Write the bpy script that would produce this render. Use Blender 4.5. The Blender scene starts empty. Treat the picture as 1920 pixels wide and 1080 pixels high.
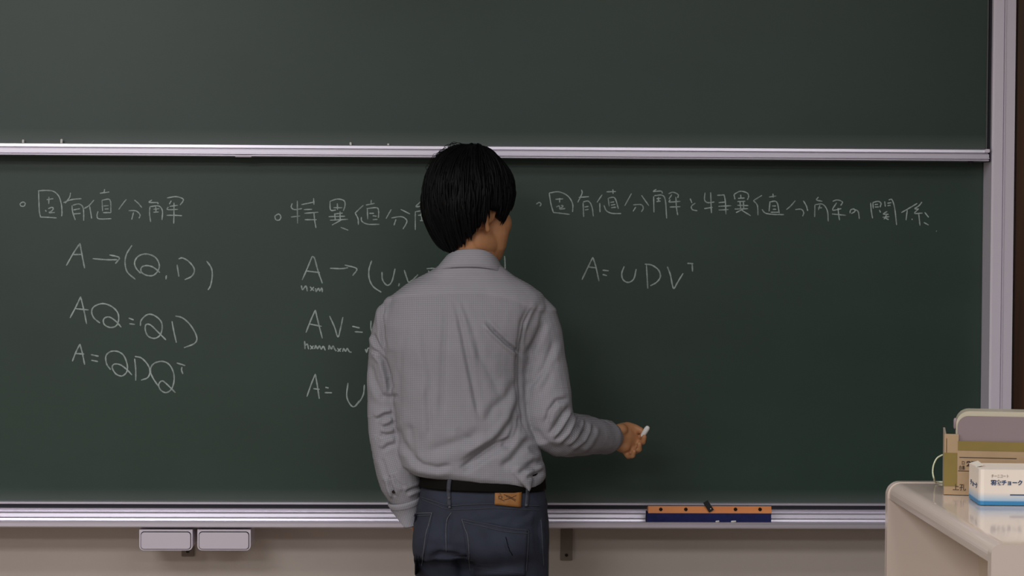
import bpy, bmesh, math, random
import numpy as np
from mathutils import Vector, Matrix
from mathutils.bvhtree import BVHTree
random.seed(7); rng = np.random.default_rng(7)
R = math.radians
sc = bpy.context.scene
C = sc.collection

# ---------------------------------------------------------------- camera
F = 4200.0
cam_d = bpy.data.cameras.new('camera'); cam = bpy.data.objects.new('camera', cam_d); C.objects.link(cam)
cam_d.sensor_width = 36; cam_d.lens = F / 1920 * 36; cam_d.clip_start = 0.05
CM = Matrix.Translation((0, 0, 1.56)) @ Matrix.Rotation(R(-1.56), 4, 'Z') @ Matrix.Rotation(R(90 - 1.7), 4, 'X') @ Matrix.Rotation(R(0.33), 4, 'Z')
cam.matrix_world = CM
sc.camera = cam
# ---------------------------------------------------------------- world, lamps, exposure
w = bpy.data.worlds.new('room_air'); sc.world = w; w.use_nodes = True
w.node_tree.nodes['Background'].inputs[0].default_value = (0.75, 0.8, 0.9, 1)
w.node_tree.nodes['Background'].inputs[1].default_value = 0.08
def area(name, loc, size, size_y, power, col=(1, .97, .93), rot=(0, 0, 0)):
    l = bpy.data.lights.new(name, 'AREA'); l.shape = 'RECTANGLE'; l.size = size; l.size_y = size_y
    l.energy = power; l.color = col
    o = bpy.data.objects.new(name, l); C.objects.link(o); o.location = loc; o.rotation_euler = [R(a) for a in rot]
    return o
# rows of ceiling tubes of the classroom, plus daylight from the windows in the left wall
for lx, ly, e in ((-1.7, 2.6, 40), (1.1, 2.6, 16), (-1.7, 0.3, 80), (1.1, 0.3, 30), (-1.7, -2.1, 112), (1.1, -2.1, 34)):
    area('ceiling_lamp', (lx, ly, 2.93), 1.6, 0.9, e, (.97, .97, 1))
area('window_light', (-3.9, 0.5, 1.75), 1.3, 4.5, 14, (.93, .96, 1), (0, -90, 0))
sc.view_settings.view_transform = 'Standard'; sc.view_settings.look = 'None'
sc.view_settings.gamma = 1; sc.view_settings.use_curve_mapping = False
sc.view_settings.exposure = 0.0

# ---------------------------------------------------------------- helpers
CMi = CM.inverted(); CL = np.array(CM.translation); CR = np.array(CM.to_3x3()); CRi = CR.T
def P(px, py, Y):
    """the point of the vertical plane y=Y that a photo pixel shows (photo used as a measuring sheet)"""
    d = CM.to_3x3() @ Vector((px - 960, 540 - py, -F))
    t = (Y - CM.translation.y) / d.y
    return CM.translation + d * t
def PZ(px, py, Z):
    d = CM.to_3x3() @ Vector((px - 960, 540 - py, -F))
    return CM.translation + d * ((Z - CM.translation.z) / d.z)
def proj(v):
    q = (np.asarray(v) - CL) @ CR
    return np.stack([960 + F * q[..., 0] / -q[..., 2], 540 - F * q[..., 1] / -q[..., 2]], -1)
def lin(c): return tuple(((x / 255) / 12.92 if x / 255 <= .04045 else ((x / 255 + .055) / 1.055) ** 2.4) for x in c)

def mat(name, col, rough=.5, metal=0, spec=.5, noise=0, nscale=20, bump=0, bscale=80, stretch=None, col2=None, coat=0):
    m = bpy.data.materials.new(name); m.use_nodes = True
    nt = m.node_tree; b = nt.nodes['Principled BSDF']
    c = lin(col)
    b.inputs['Base Color'].default_value = (*c, 1); b.inputs['Roughness'].default_value = rough
    b.inputs['Metallic'].default_value = metal; b.inputs['Specular IOR Level'].default_value = spec
    b.inputs['Coat Weight'].default_value = coat; b.inputs['Coat Roughness'].default_value = .08
    tc = nt.nodes.new('ShaderNodeTexCoord'); src = tc.outputs['Object']
    if stretch:
        mp = nt.nodes.new('ShaderNodeMapping'); mp.inputs['Scale'].default_value = stretch
        nt.links.new(src, mp.inputs[0]); src = mp.outputs[0]
    if noise or col2:
        n = nt.nodes.new('ShaderNodeTexNoise'); n.inputs['Scale'].default_value = nscale; n.inputs['Detail'].default_value = 5
        nt.links.new(src, n.inputs['Vector'])
        r = nt.nodes.new('ShaderNodeValToRGB'); r.color_ramp.elements[0].position = .3; r.color_ramp.elements[1].position = .7
        a = c if col2 else tuple(x * (1 - noise) for x in c)
        d = lin(col2) if col2 else tuple(min(1, x * (1 + noise)) for x in c)
        r.color_ramp.elements[0].color = (*a, 1); r.color_ramp.elements[1].color = (*d, 1)
        nt.links.new(n.outputs['Fac'], r.inputs[0]); nt.links.new(r.outputs[0], b.inputs['Base Color'])
    if bump:
        n2 = nt.nodes.new('ShaderNodeTexNoise'); n2.inputs['Scale'].default_value = bscale; n2.inputs['Detail'].default_value = 4
        nt.links.new(src, n2.inputs['Vector'])
        bp = nt.nodes.new('ShaderNodeBump'); bp.inputs['Strength'].default_value = bump; bp.inputs['Distance'].default_value = .002
        nt.links.new(n2.outputs['Fac'], bp.inputs['Height']); nt.links.new(bp.outputs[0], b.inputs['Normal'])
    return m

def link(name, me, m, parent=None, smooth=False):
    o = bpy.data.objects.new(name, me); C.objects.link(o)
    if m is not None: me.materials.append(m)
    if smooth: me.polygons.foreach_set('use_smooth', [True] * len(me.polygons))
    if parent is not None:
        o.parent = parent; o.matrix_parent_inverse = parent.matrix_world.inverted()
    return o
def obj(name, bm, m, parent=None, smooth=False, bevel=0, seg=2):
    if bevel:
        bmesh.ops.bevel(bm, geom=[e for e in bm.edges if len(e.link_faces) == 2 and e.calc_face_angle(0) > .5], offset=bevel, segments=seg, affect='EDGES', profile=.6)
    bmesh.ops.recalc_face_normals(bm, faces=bm.faces)
    me = bpy.data.meshes.new(name); bm.to_mesh(me); bm.free()
    return link(name, me, m, parent, smooth)
def thing(name, label, cat, loc, group=None, rot=0):
    o = bpy.data.objects.new(name, None); C.objects.link(o); o.empty_display_size = .05
    o.matrix_world = Matrix.Translation(loc) @ Matrix.Rotation(rot, 4, 'Z')
    tag(o, label, cat, group); return o
def tag(o, label, cat=None, group=None):
    o['label'] = label
    if cat: o['category'] = cat
    if group: o['group'] = group
    return o
def struct(o): o['kind'] = 'structure'; return o
def box(bm, a, b, M=None):
    vs = [bm.verts.new((x, y, z)) for x in (a[0], b[0]) for y in (a[1], b[1]) for z in (a[2], b[2])]
    for f in ((0, 1, 3, 2), (4, 6, 7, 5), (0, 4, 5, 1), (2, 3, 7, 6), (0, 2, 6, 4), (1, 5, 7, 3)): bm.faces.new([vs[i] for i in f])
    if M is not None:
        for v in vs: v.co = M @ v.co
    return vs
def prism(bm, prof, a, b, axis='x', M=None):
    """extrude a closed 2-D profile along an axis"""
    f = {'x': lambda p, t: (t, p[0], p[1]), 'y': lambda p, t: (p[0], t, p[1]), 'z': lambda p, t: (p[0], p[1], t)}[axis]
    A = [bm.verts.new(f(p, a)) for p in prof]; B = [bm.verts.new(f(p, b)) for p in prof]
    n = len(prof)
    for i in range(n): bm.faces.new((A[i], A[(i + 1) % n], B[(i + 1) % n], B[i]))
    bm.faces.new(A[::-1]); bm.faces.new(B)
    if M is not None:
        for v in A + B: v.co = M @ v.co
def rrect(x0, x1, z0, z1, r, n=6, corners=(1, 1, 1, 1)):
    pts = []
    for k, (cx, cz, a0) in enumerate(((x1 - r, z1 - r, 0), (x0 + r, z1 - r, 90), (x0 + r, z0 + r, 180), (x1 - r, z0 + r, 270))):
        if corners[k]:
            for i in range(n + 1):
                a = R(a0 + 90 * i / n); pts.append((cx + r * math.cos(a), cz + r * math.sin(a)))
        else: pts.append(((x1, z1), (x0, z1), (x0, z0), (x1, z0))[k])
    return pts
def rings_mesh(bm, rings, cap=True):
    V = [[bm.verts.new(p) for p in r] for r in rings]; n = len(V[0])
    for a, b in zip(V, V[1:]):
        for i in range(n): bm.faces.new((a[i], a[(i + 1) % n], b[(i + 1) % n], b[i]))
    if cap: bm.faces.new(V[0][::-1]); bm.faces.new(V[-1])
    return V
def catmull(pts, n=6):
    p = np.array(pts, float)
    if len(p) < 3: return [tuple(p[0] + (p[-1] - p[0]) * t) for t in np.linspace(0, 1, n + 1)]
    q = np.vstack([2 * p[0] - p[1], p, 2 * p[-1] - p[-2]]); out = []
    for i in range(1, len(q) - 2):
        for t in np.linspace(0, 1, n, endpoint=False):
            a, b, c, d = q[i - 1:i + 3]
            out.append(tuple(.5 * ((2 * b) + (-a + c) * t + (2 * a - 5 * b + 4 * c - d) * t * t + (-a + 3 * b - 3 * c + d) * t ** 3)))
    out.append(tuple(p[-1])); return out
def tube(bm, pts, rad, n=10, flat=1.0, roundcap=True, up=None):
    """round tube through 3-D points with a radius per point; flat scales the second cross axis"""
    p = [Vector(a) for a in pts]; r = list(rad) if hasattr(rad, '__len__') else [rad] * len(p)
    if roundcap:
        d0 = (p[0] - p[1]).normalized(); d1 = (p[-1] - p[-2]).normalized()
        p = [p[0] + d0 * r[0] * .95, p[0] + d0 * r[0] * .7] + p + [p[-1] + d1 * r[-1] * .7, p[-1] + d1 * r[-1] * .95]
        r = [r[0] * .3, r[0] * .72] + r + [r[-1] * .72, r[-1] * .3]
    u = None; rings = []
    for i in range(len(p)):
        t = (p[min(i + 1, len(p) - 1)] - p[max(i - 1, 0)]).normalized()
        if u is None:
            u = t.cross(Vector(up) if up is not None else (Vector((0, 0, 1)) if abs(t.z) < .9 else Vector((0, 1, 0)))).normalized()
        u = (u - t * u.dot(t)).normalized(); v = t.cross(u)
        rings.append([p[i] + (u * math.cos(a) + v * math.sin(a) * flat) * r[i] for a in [2 * math.pi * k / n for k in range(n)]])
    rings_mesh(bm, rings)
def ball(bm, c, r, M=None, n=14, m=9):
    """ellipsoid, r = three radii, M = 3x3 orientation"""
    c = Vector(c); M = M or Matrix.Identity(3)
    rings = []
    for j in range(m):
        th = math.pi * (j + .35) / (m - .3)
        rings.append([c + M @ Vector((r[0] * math.sin(th) * math.cos(a), r[1] * math.sin(th) * math.sin(a), r[2] * math.cos(th))) for a in [2 * math.pi * k / n for k in range(n)]])
    rings_mesh(bm, rings)
def fuse(bm, voxel, smooth=4, fac=.5):
    """one continuous surface out of overlapping closed pieces"""
    bmesh.ops.recalc_face_normals(bm, faces=bm.faces)
    me = bpy.data.meshes.new('tmp'); bm.to_mesh(me); bm.free()
    o = bpy.data.objects.new('tmp', me); C.objects.link(o)
    r = o.modifiers.new('r', 'REMESH'); r.mode = 'VOXEL'; r.voxel_size = voxel; r.use_smooth_shade = True
    if smooth: s = o.modifiers.new('s', 'SMOOTH'); s.iterations = smooth; s.factor = fac
    dg = bpy.context.evaluated_depsgraph_get(); dg.update()
    out = bpy.data.meshes.new_from_object(o.evaluated_get(dg))
    bpy.data.objects.remove(o); bpy.data.meshes.remove(me); return out
def verts(me):
    a = np.empty(len(me.vertices) * 3, np.float32); me.vertices.foreach_get('co', a); return a.reshape(-1, 3).astype(float)
def norms(me):
    a = np.empty(len(me.vertices) * 3, np.float32); me.vertex_normals.foreach_get('vector', a) if hasattr(me, 'vertex_normals') else me.vertices.foreach_get('normal', a); return a.reshape(-1, 3).astype(float)
def setv(me, v): me.vertices.foreach_set('co', v.astype(np.float32).ravel()); me.update()
def text(name, s, size, M, m, parent, label=None, ext=.0002, shear=0, off=0, fit=None):
    cu = bpy.data.curves.new(name, 'FONT'); cu.body = s; cu.size = size; cu.extrude = ext; cu.shear = shear; cu.offset = off
    cu.align_x = 'CENTER'; cu.align_y = 'CENTER'
    o = bpy.data.objects.new(name, cu); C.objects.link(o)
    dg = bpy.context.evaluated_depsgraph_get(); dg.update()
    me = bpy.data.meshes.new_from_object(o.evaluated_get(dg)); bpy.data.objects.remove(o)
    v = verts(me)
    if fit and len(v):
        lo, hi = v.min(0), v.max(0); v[:, 0] = (v[:, 0] - (lo[0] + hi[0]) / 2) * fit[0] / (hi[0] - lo[0]); v[:, 1] = (v[:, 1] - (lo[1] + hi[1]) / 2) * fit[1] / (hi[1] - lo[1])
        setv(me, v)
    me.transform(M)
    o = link(name, me, m, parent)
    if label: o['label'] = label
    return o

# ---------------------------------------------------------------- materials
M_board = mat('board_green_enamel', (66, 84, 74), .4, spec=.5)
nt = M_board.node_tree; bs = nt.nodes['Principled BSDF']
tc = nt.nodes.new('ShaderNodeTexCoord'); n1 = nt.nodes.new('ShaderNodeTexNoise'); n1.inputs['Scale'].default_value = 2.2; n1.inputs['Detail'].default_value = 6; n1.inputs['Roughness'].default_value = .6
mp = nt.nodes.new('ShaderNodeMapping'); mp.inputs['Scale'].default_value = (1, 1, 1.8)
nt.links.new(tc.outputs['Object'], mp.inputs[0]); nt.links.new(mp.outputs[0], n1.inputs['Vector'])
rp = nt.nodes.new('ShaderNodeValToRGB'); rp.color_ramp.elements[0].position = .3; rp.color_ramp.elements[1].position = .75
rp.color_ramp.elements[0].color = (*lin((37, 58, 48)), 1); rp.color_ramp.elements[1].color = (*lin((44, 66, 56)), 1)
nt.links.new(n1.outputs['Fac'], rp.inputs[0])
# paler grey fading up from the foot of each panel (object z is measured from the panel's lower edge)
sx = nt.nodes.new('ShaderNodeSeparateXYZ'); nt.links.new(tc.outputs['Object'], sx.inputs[0])
mr = nt.nodes.new('ShaderNodeMapRange'); mr.inputs[1].default_value = 0.0; mr.inputs[2].default_value = .035; mr.inputs[3].default_value = .16; mr.inputs[4].default_value = 0
nt.links.new(sx.outputs[2], mr.inputs[0])
mx = nt.nodes.new('ShaderNodeMix'); mx.data_type = 'RGBA'; mx.inputs[7].default_value = (*lin((165, 165, 165)), 1)
nt.links.new(mr.outputs[0], mx.inputs[0]); nt.links.new(rp.outputs[0], mx.inputs[6]); nt.links.new(mx.outputs[2], bs.inputs['Base Color'])
M_alu = mat('brushed_aluminium', (226, 220, 232), .36, .7)
M_aluv = mat('brushed_aluminium_post', (236, 228, 240), .42, .15)
M_dark = mat('black_rubber_gap_shade', (26, 24, 34), .7)  # for rubber parts and for shade painted into open gaps
M_wall = mat('beige_wall_paint', (214, 202, 192), .85, noise=.03, nscale=3, bump=.15, bscale=150)
M_wall2 = mat('grey_wall_paint', (120, 116, 112), .9, noise=.03, nscale=3)
M_ceil = mat('ceiling_board', (205, 203, 198), .9, noise=.04, nscale=40)
M_floor = mat('floor_vinyl', (112, 100, 88), .5, noise=.08, nscale=8)
M_wood = mat('dark_brown_wood', (74, 40, 18), .4, col2=(98, 62, 26), nscale=5, stretch=(9, 9, .5))
M_cream = mat('cream_painted_steel', (208, 192, 180), .09, spec=.6)
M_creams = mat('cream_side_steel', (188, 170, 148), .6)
M_drawer = mat('off_white_plastic', (216, 206, 216), .4)
M_bracket = mat('painted_bracket', (132, 118, 104), .5)
M_chalk = mat('white_chalk', (236, 234, 228), .9, noise=.05, nscale=200)
M_line = mat('chalk_line', (188, 202, 196), .95)
nt = M_line.node_tree; bs = nt.nodes['Principled BSDF']; tc = nt.nodes.new('ShaderNodeTexCoord')
n1 = nt.nodes.new('ShaderNodeTexNoise'); n1.inputs['Scale'].default_value = 420; n1.inputs['Detail'].default_value = 3
n0 = nt.nodes.new('ShaderNodeTexNoise'); n0.inputs['Scale'].default_value = 45; n0.inputs['Detail'].default_value = 2
ad = nt.nodes.new('ShaderNodeMath'); ad.operation = 'ADD'
nt.links.new(tc.outputs['Object'], n1.inputs['Vector']); nt.links.new(tc.outputs['Object'], n0.inputs['Vector'])
nt.links.new(n1.outputs['Fac'], ad.inputs[0]); nt.links.new(n0.outputs['Fac'], ad.inputs[1])
rp = nt.nodes.new('ShaderNodeMapRange'); rp.inputs[1].default_value = .75; rp.inputs[2].default_value = 1.2; rp.inputs[3].default_value = .5; rp.inputs[4].default_value = .95
nt.links.new(ad.outputs[0], rp.inputs[0]); nt.links.new(rp.outputs[0], bs.inputs['Alpha'])
M_skin = mat('skin', (188, 134, 94), .5, spec=.35, noise=.05, nscale=30, bump=.1, bscale=400)
M_skin.node_tree.nodes['Principled BSDF'].inputs['Subsurface Weight'].default_value = .06
M_hair = mat('black_hair', (8, 8, 9), .55, spec=.16, noise=.25, nscale=60)
M_eye = mat('eye_white', (225, 222, 215), .15); M_iris = mat('dark_iris', (35, 22, 15), .1)
M_lip = mat('lip', (165, 98, 84), .45)
M_jean = mat('indigo_denim', (38, 42, 55), .85, col2=(49, 54, 70), nscale=14, bump=.35, bscale=700)
M_jeanl = mat('worn_denim_edge', (62, 65, 74), .85, noise=.12, nscale=90, bump=.3, bscale=700)
M_stitch = mat('grey_seam_thread', (88, 88, 94), .8, noise=.25, nscale=300)
M_belt = mat('dark_brown_leather', (15, 14, 11), .7, spec=.1, bump=.2, bscale=200)
M_patch = mat('tan_leather', (164, 112, 56), .6, col2=(146, 96, 44), nscale=60, bump=.15, bscale=250)
M_mark = mat('burnt_print', (62, 38, 18), .8)
M_shoe = mat('black_shoe_leather', (24, 22, 22), .35); M_sole = mat('shoe_sole', (40, 34, 30), .8)
M_card = mat('brown_cardboard', (166, 140, 108), .85, noise=.05, nscale=30, bump=.1, bscale=100)
M_cardd = mat('cardboard_edge', (150, 138, 122), .9)
M_tape = mat('olive_packing_tape', (128, 110, 54), .35, noise=.04, nscale=30)
M_ink = mat('black_ink', (52, 36, 34), .8); M_inkb = mat('blue_ink', (42, 66, 104), .7); M_inkf = mat('faint_grey_ink', (150, 138, 130), .8)
M_case = mat('grey_translucent_plastic', (136, 120, 122), .3, noise=.02, nscale=5); M_caser = mat('cream_plastic_rim', (186, 178, 156), .3)
M_cord = mat('pale_green_cord', (206, 212, 176), .5)
M_orange = mat('orange_varnished_wood', (238, 146, 60), .4, col2=(226, 130, 54), nscale=8, stretch=(1, 6, 8))
M_blue = mat('navy_felt', (32, 38, 92), .95, noise=.2, nscale=60, bump=.5, bscale=500)
M_black = mat('black_webbing', (22, 26, 26), .7); M_rivet = mat('dark_rivet', (40, 30, 22), .35, .6)
# chalk carton: white card, pale blue fading up from a strong blue foot (printed on the box)
M_cbox = mat('printed_white_card', (232, 220, 206), .45)
nt = M_cbox.node_tree; bs = nt.nodes['Principled BSDF']; tc = nt.nodes.new('ShaderNodeTexCoord'); sx = nt.nodes.new('ShaderNodeSeparateXYZ')
nt.links.new(tc.outputs['Object'], sx.inputs[0]); rp = nt.nodes.new('ShaderNodeValToRGB'); mr = nt.nodes.new('ShaderNodeMapRange')
mr.inputs[1].default_value = 0; mr.inputs[2].default_value = .054; nt.links.new(sx.outputs[2], mr.inputs[0]); nt.links.new(mr.outputs[0], rp.inputs[0])
cr = rp.color_ramp; cr.elements[0].position = 0; cr.elements[0].color = (*lin((52, 128, 176)), 1); cr.elements[1].position = .36; cr.elements[1].color = (*lin((232, 220, 206)), 1)
e = cr.elements.new(.10); e.color = (*lin((52, 128, 176)), 1); e = cr.elements.new(.13); e.color = (*lin((158, 186, 208)), 1)
nt.links.new(rp.outputs[0], bs.inputs['Base Color'])

# ---------------------------------------------------------------- the room
WY = 5.50
bm = bmesh.new(); box(bm, (-4, WY, 0), (3.0, WY + .12, 3)); struct(obj('wall_back', bm, M_wall))
bm = bmesh.new(); box(bm, (-4.12, -3.6, 0), (-4, WY + .12, 3)); struct(obj('wall_left', bm, M_wall))
bm = bmesh.new(); box(bm, (3.0, -3.6, 0), (3.12, WY + .12, 3)); struct(obj('wall_right', bm, M_wall2))
bm = bmesh.new(); box(bm, (-4.12, -3.72, 0), (3.12, -3.6, 3)); struct(obj('wall_rear', bm, M_wall2))
bm = bmesh.new(); box(bm, (-4.12, -3.72, -.1), (3.12, WY + .12, 0)); struct(obj('floor', bm, M_floor))
bm = bmesh.new(); box(bm, (-4.12, -3.72, 3), (3.12, WY + .12, 3.1)); struct(obj('ceiling', bm, M_ceil))
xa = P(1904, 300, 5.44).x
bm = bmesh.new(); box(bm, (xa, 5.43, 0), (xa + .9, WY, 2.6)); t = obj('trim_1', bm, M_wood, bevel=.004); struct(t)
bm = bmesh.new(); box(bm, (-4, 5.485, 0), (xa, WY, .08)); struct(obj('baseboard_back', bm, mat('baseboard_vinyl', (70, 60, 52), .6)))

# ---------------------------------------------------------------- the two chalkboard panels
Z = lambda py, Y, px=960: P(px, py, Y).z
XL = -2.55
YL, YU = 5.43, 5.38           # faces of the lower and of the raised panel
xr_low = P(1840, 600, YL).x; xr_up = P(1849, 150, YU).x
zt_tray = Z(943, YL)
lower = thing('chalkboard', 'green lower chalkboard panel covered in white chalk writing behind the standing man', 'chalkboard', (0, YL, zt_tray))
bm = bmesh.new(); box(bm, (XL, 0, 0), (xr_low, .03, Z(300, YL) - zt_tray + .12)); o = obj('writing_surface', bm, M_board); o.parent = lower
bm = bmesh.new(); box(bm, (XL, YL - .012, Z(948.6, YL - .012)), (xr_low + .012, YL + .03, Z(943, YL - .012))); obj('bottom_trim', bm, M_alu, lower, bevel=.001)
zb_low = Z(296, YL - .035) - .004
xs0, xs1 = P(1848.5, 600, YL - .012).x, P(1855, 600, YL - .012).x
bm = bmesh.new(); box(bm, (xr_low, YL + .004, zt_tray), (xs0, YL + .03, 2.05)); obj('edge_gasket', bm, M_dark, lower)
bm = bmesh.new(); box(bm, (xs0, YL - .012, zt_tray - .02), (xs1, YL + .03, zb_low)); obj('side_trim', bm, M_aluv, lower, bevel=.001)

zb_up = Z(274, YU)
upper = thing('chalkboard', 'blank green upper chalkboard panel with an aluminium rail along its lower edge', 'chalkboard', (0, YU, zb_up))
bm = bmesh.new(); box(bm, (XL, 0, 0), (xr_up, .03, 2.75 - zb_up)); o = obj('writing_surface', bm, M_board); o.parent = upper
bm = bmesh.new(); box(bm, (xr_up, YU - .006, zb_up), (xr_up + .003, YU + .03, 2.75)); obj('side_edge', bm, mat('grey_edge_band', (96, 98, 98), .5), upper)
YR = YU - .035
zz = [Z(y, YR) for y in (274, 280.3, 281, 283, 283.7, 290, 290.6, 292.2, 293, 294.2, 295.8)]
prof = [(YU + .03, zz[0]), (YR + .010, zz[0] + .0005), (YR + .002, zz[0] - .0015), (YR + .001, zz[1]), (YR + .012, zz[2] + .0004), (YR + .012, zz[3]), (YR, zz[4]), (YR, zz[5]), (YR - .004, zz[6]), (YR - .004, zz[7]), (YR + .005, zz[8]), (YR + .005, zz[9]), (YR - .001, zz[9] - .0006), (YR - .001, zz[10]), (YR + .012, zz[10] - .001), (YU + .03, zz[10] - .001)]
bm = bmesh.new(); prism(bm, prof, XL, xr_up + .001); obj('bottom_rail', bm, M_alu, upper)
bm = bmesh.new(); c = P(1851, 283, YR); prism(bm, rrect(c.x - .006, c.x + .005, c.z - .004, c.z + .004, .002, 3), YR - .006, YU, 'y'); obj('rail_end_cap', bm, M_aluv, upper)
bm = bmesh.new(); a, b = P(441, 292, YR), P(471, 294.5, YR); box(bm, (a.x, YR + .002, b.z), (b.x, YR + .02, a.z + .003)); obj('finger_pull', bm, M_drawer, upper, bevel=.001)
bm = bmesh.new(); c = P(1820, 303, YR + .02)
tube(bm, [c + Vector((0, .0, .012)), c + Vector((0, 0, -.002))], .007, 12); obj('rubber_stop', bm, M_dark, upper)

# ---------------------------------------------------------------- fixed frame: post, tray, drawers, brackets
frame = thing('chalkboard_surround', 'aluminium chalkboard frame with the right post, chalk tray and two pull-out drawers', 'board frame', (0, 5.4, .8))
YPf = 5.345
x = [P(p, 600, YPf).x for p in (1856.5, 1860, 1876, 1877.5, 1879.5, 1898.5)]
prof = [(x[0], WY), (x[0], YPf + .004), (x[1], YPf), (x[2], YPf), (x[2] + .0005, YPf + .006), (x[3], YPf + .006), (x[3] + .0005, YPf - .002), (x[4], YPf - .002), (x[4] + .001, YPf + .001), (x[5], YPf + .002), (x[5], YPf + .03), (x[5], WY)]
bm = bmesh.new(); prism(bm, prof, Z(990, YPf), 2.8, 'z'); obj('post', bm, M_aluv, frame)
bm = bmesh.new(); box(bm, (xs1 + .0005, YL, zt_tray - .05), (x[0] + .001, WY, 2.8)); box(bm, (xr_up + .0035, 5.362, zz[10] - .002), (x[0] + .001, WY, 2.8)); obj('post_gap_shade', bm, M_dark, frame)  # dark filler puts shade into the gap beside the post, hiding its flank
YT = 5.33
xe = x[5] - .002
def zt(py, Y): return Z(py, Y)
ZF = zt(986, 5.305)      # floor of the trough
prof = [(WY, zt(955, 5.40)), (5.40, zt(955, 5.40)), (5.40, zt(956, 5.40)), (5.403, zt(956.5, 5.4)), (5.403, zt(960, 5.403)),
        (5.394, zt(960.8, 5.394)), (5.390, zt(961.6, 5.390)), (5.388, zt(963.4, 5.388)), (5.385, zt(964.2, 5.385)), (5.384, zt(969.6, 5.384)), (5.378, zt(970.2, 5.378)),
        (5.373, zt(971.2, 5.373)), (5.370, zt(973.4, 5.370)), (5.369, zt(976.6, 5.369)), (5.369, ZF), (5.305, ZF),
        (5.305, zt(979.0, 5.305)), (5.303, zt(978.2, 5.303)), (5.300, zt(978.4, 5.300)), (5.298, zt(979.5, 5.298)), (5.298, zt(981.2, 5.298)), (5.300, zt(981.8, 5.300)), (5.300, zt(988.6, 5.300)), (5.304, zt(990.4, 5.304)), (5.312, zt(991, 5.304)), (WY, zt(991, 5.304))]
bm = bmesh.new(); prism(bm, prof, XL, xe); obj('chalk_tray', bm, M_alu, frame)
bm = bmesh.new(); box(bm, (XL, 5.415, zt(956, 5.415)), (xe, WY, zt(947, 5.415))); obj('tray_gap_shade', bm, M_dark, frame)  # dark strip stands in for shade in the open gap above the tray
for (a, b) in ((261, 361), (370, 470)):
    YD = 5.312
    p0, p1 = P(a, 1032, YD), P(b, 993, YD)
    bm = bmesh.new(); prism(bm, rrect(p0.x, p1.x, p0.z, p1.z, .011, 6, (0, 0, 1, 1)), YD, YD + .12, 'y')
    d = obj('chalk_drawer', bm, M_drawer, frame, bevel=.0012)
    bm = bmesh.new(); prism(bm, rrect(p0.x + .0035, p1.x - .0035, p0.z + .0025, p1.z - .0045, .008, 6), YD - .0008, YD + .01, 'y'); obj('panel_groove', bm, M_dark, d)
    bm = bmesh.new(); prism(bm, rrect(p0.x + .005, p1.x - .005, p0.z + .004, p1.z - .0065, .007, 6), YD - .0035, YD + .01, 'y'); obj('drawer_front', bm, M_drawer, d, bevel=.001)
for pa in (1051, 340):
    p0, p1 = P(pa, 1051 if pa > 1000 else 1044, WY - .01), P(pa + 23, 985, WY - .01)
    bm = bmesh.new(); prism(bm, rrect(p0.x, p1.x, p0.z, p1.z + .02, .002, 2), WY - .006, WY, 'y'); br = obj('mounting_bracket', bm, M_bracket, frame, bevel=.0008)
    bm = bmesh.new(); c = (p0 + p1) / 2; tube(bm, [(c.x, WY - .009, p0.z + .013), (c.x, WY - .004, p0.z + .013)], .004, 10, roundcap=False); obj('screw', bm, M_rivet, br)

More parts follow.
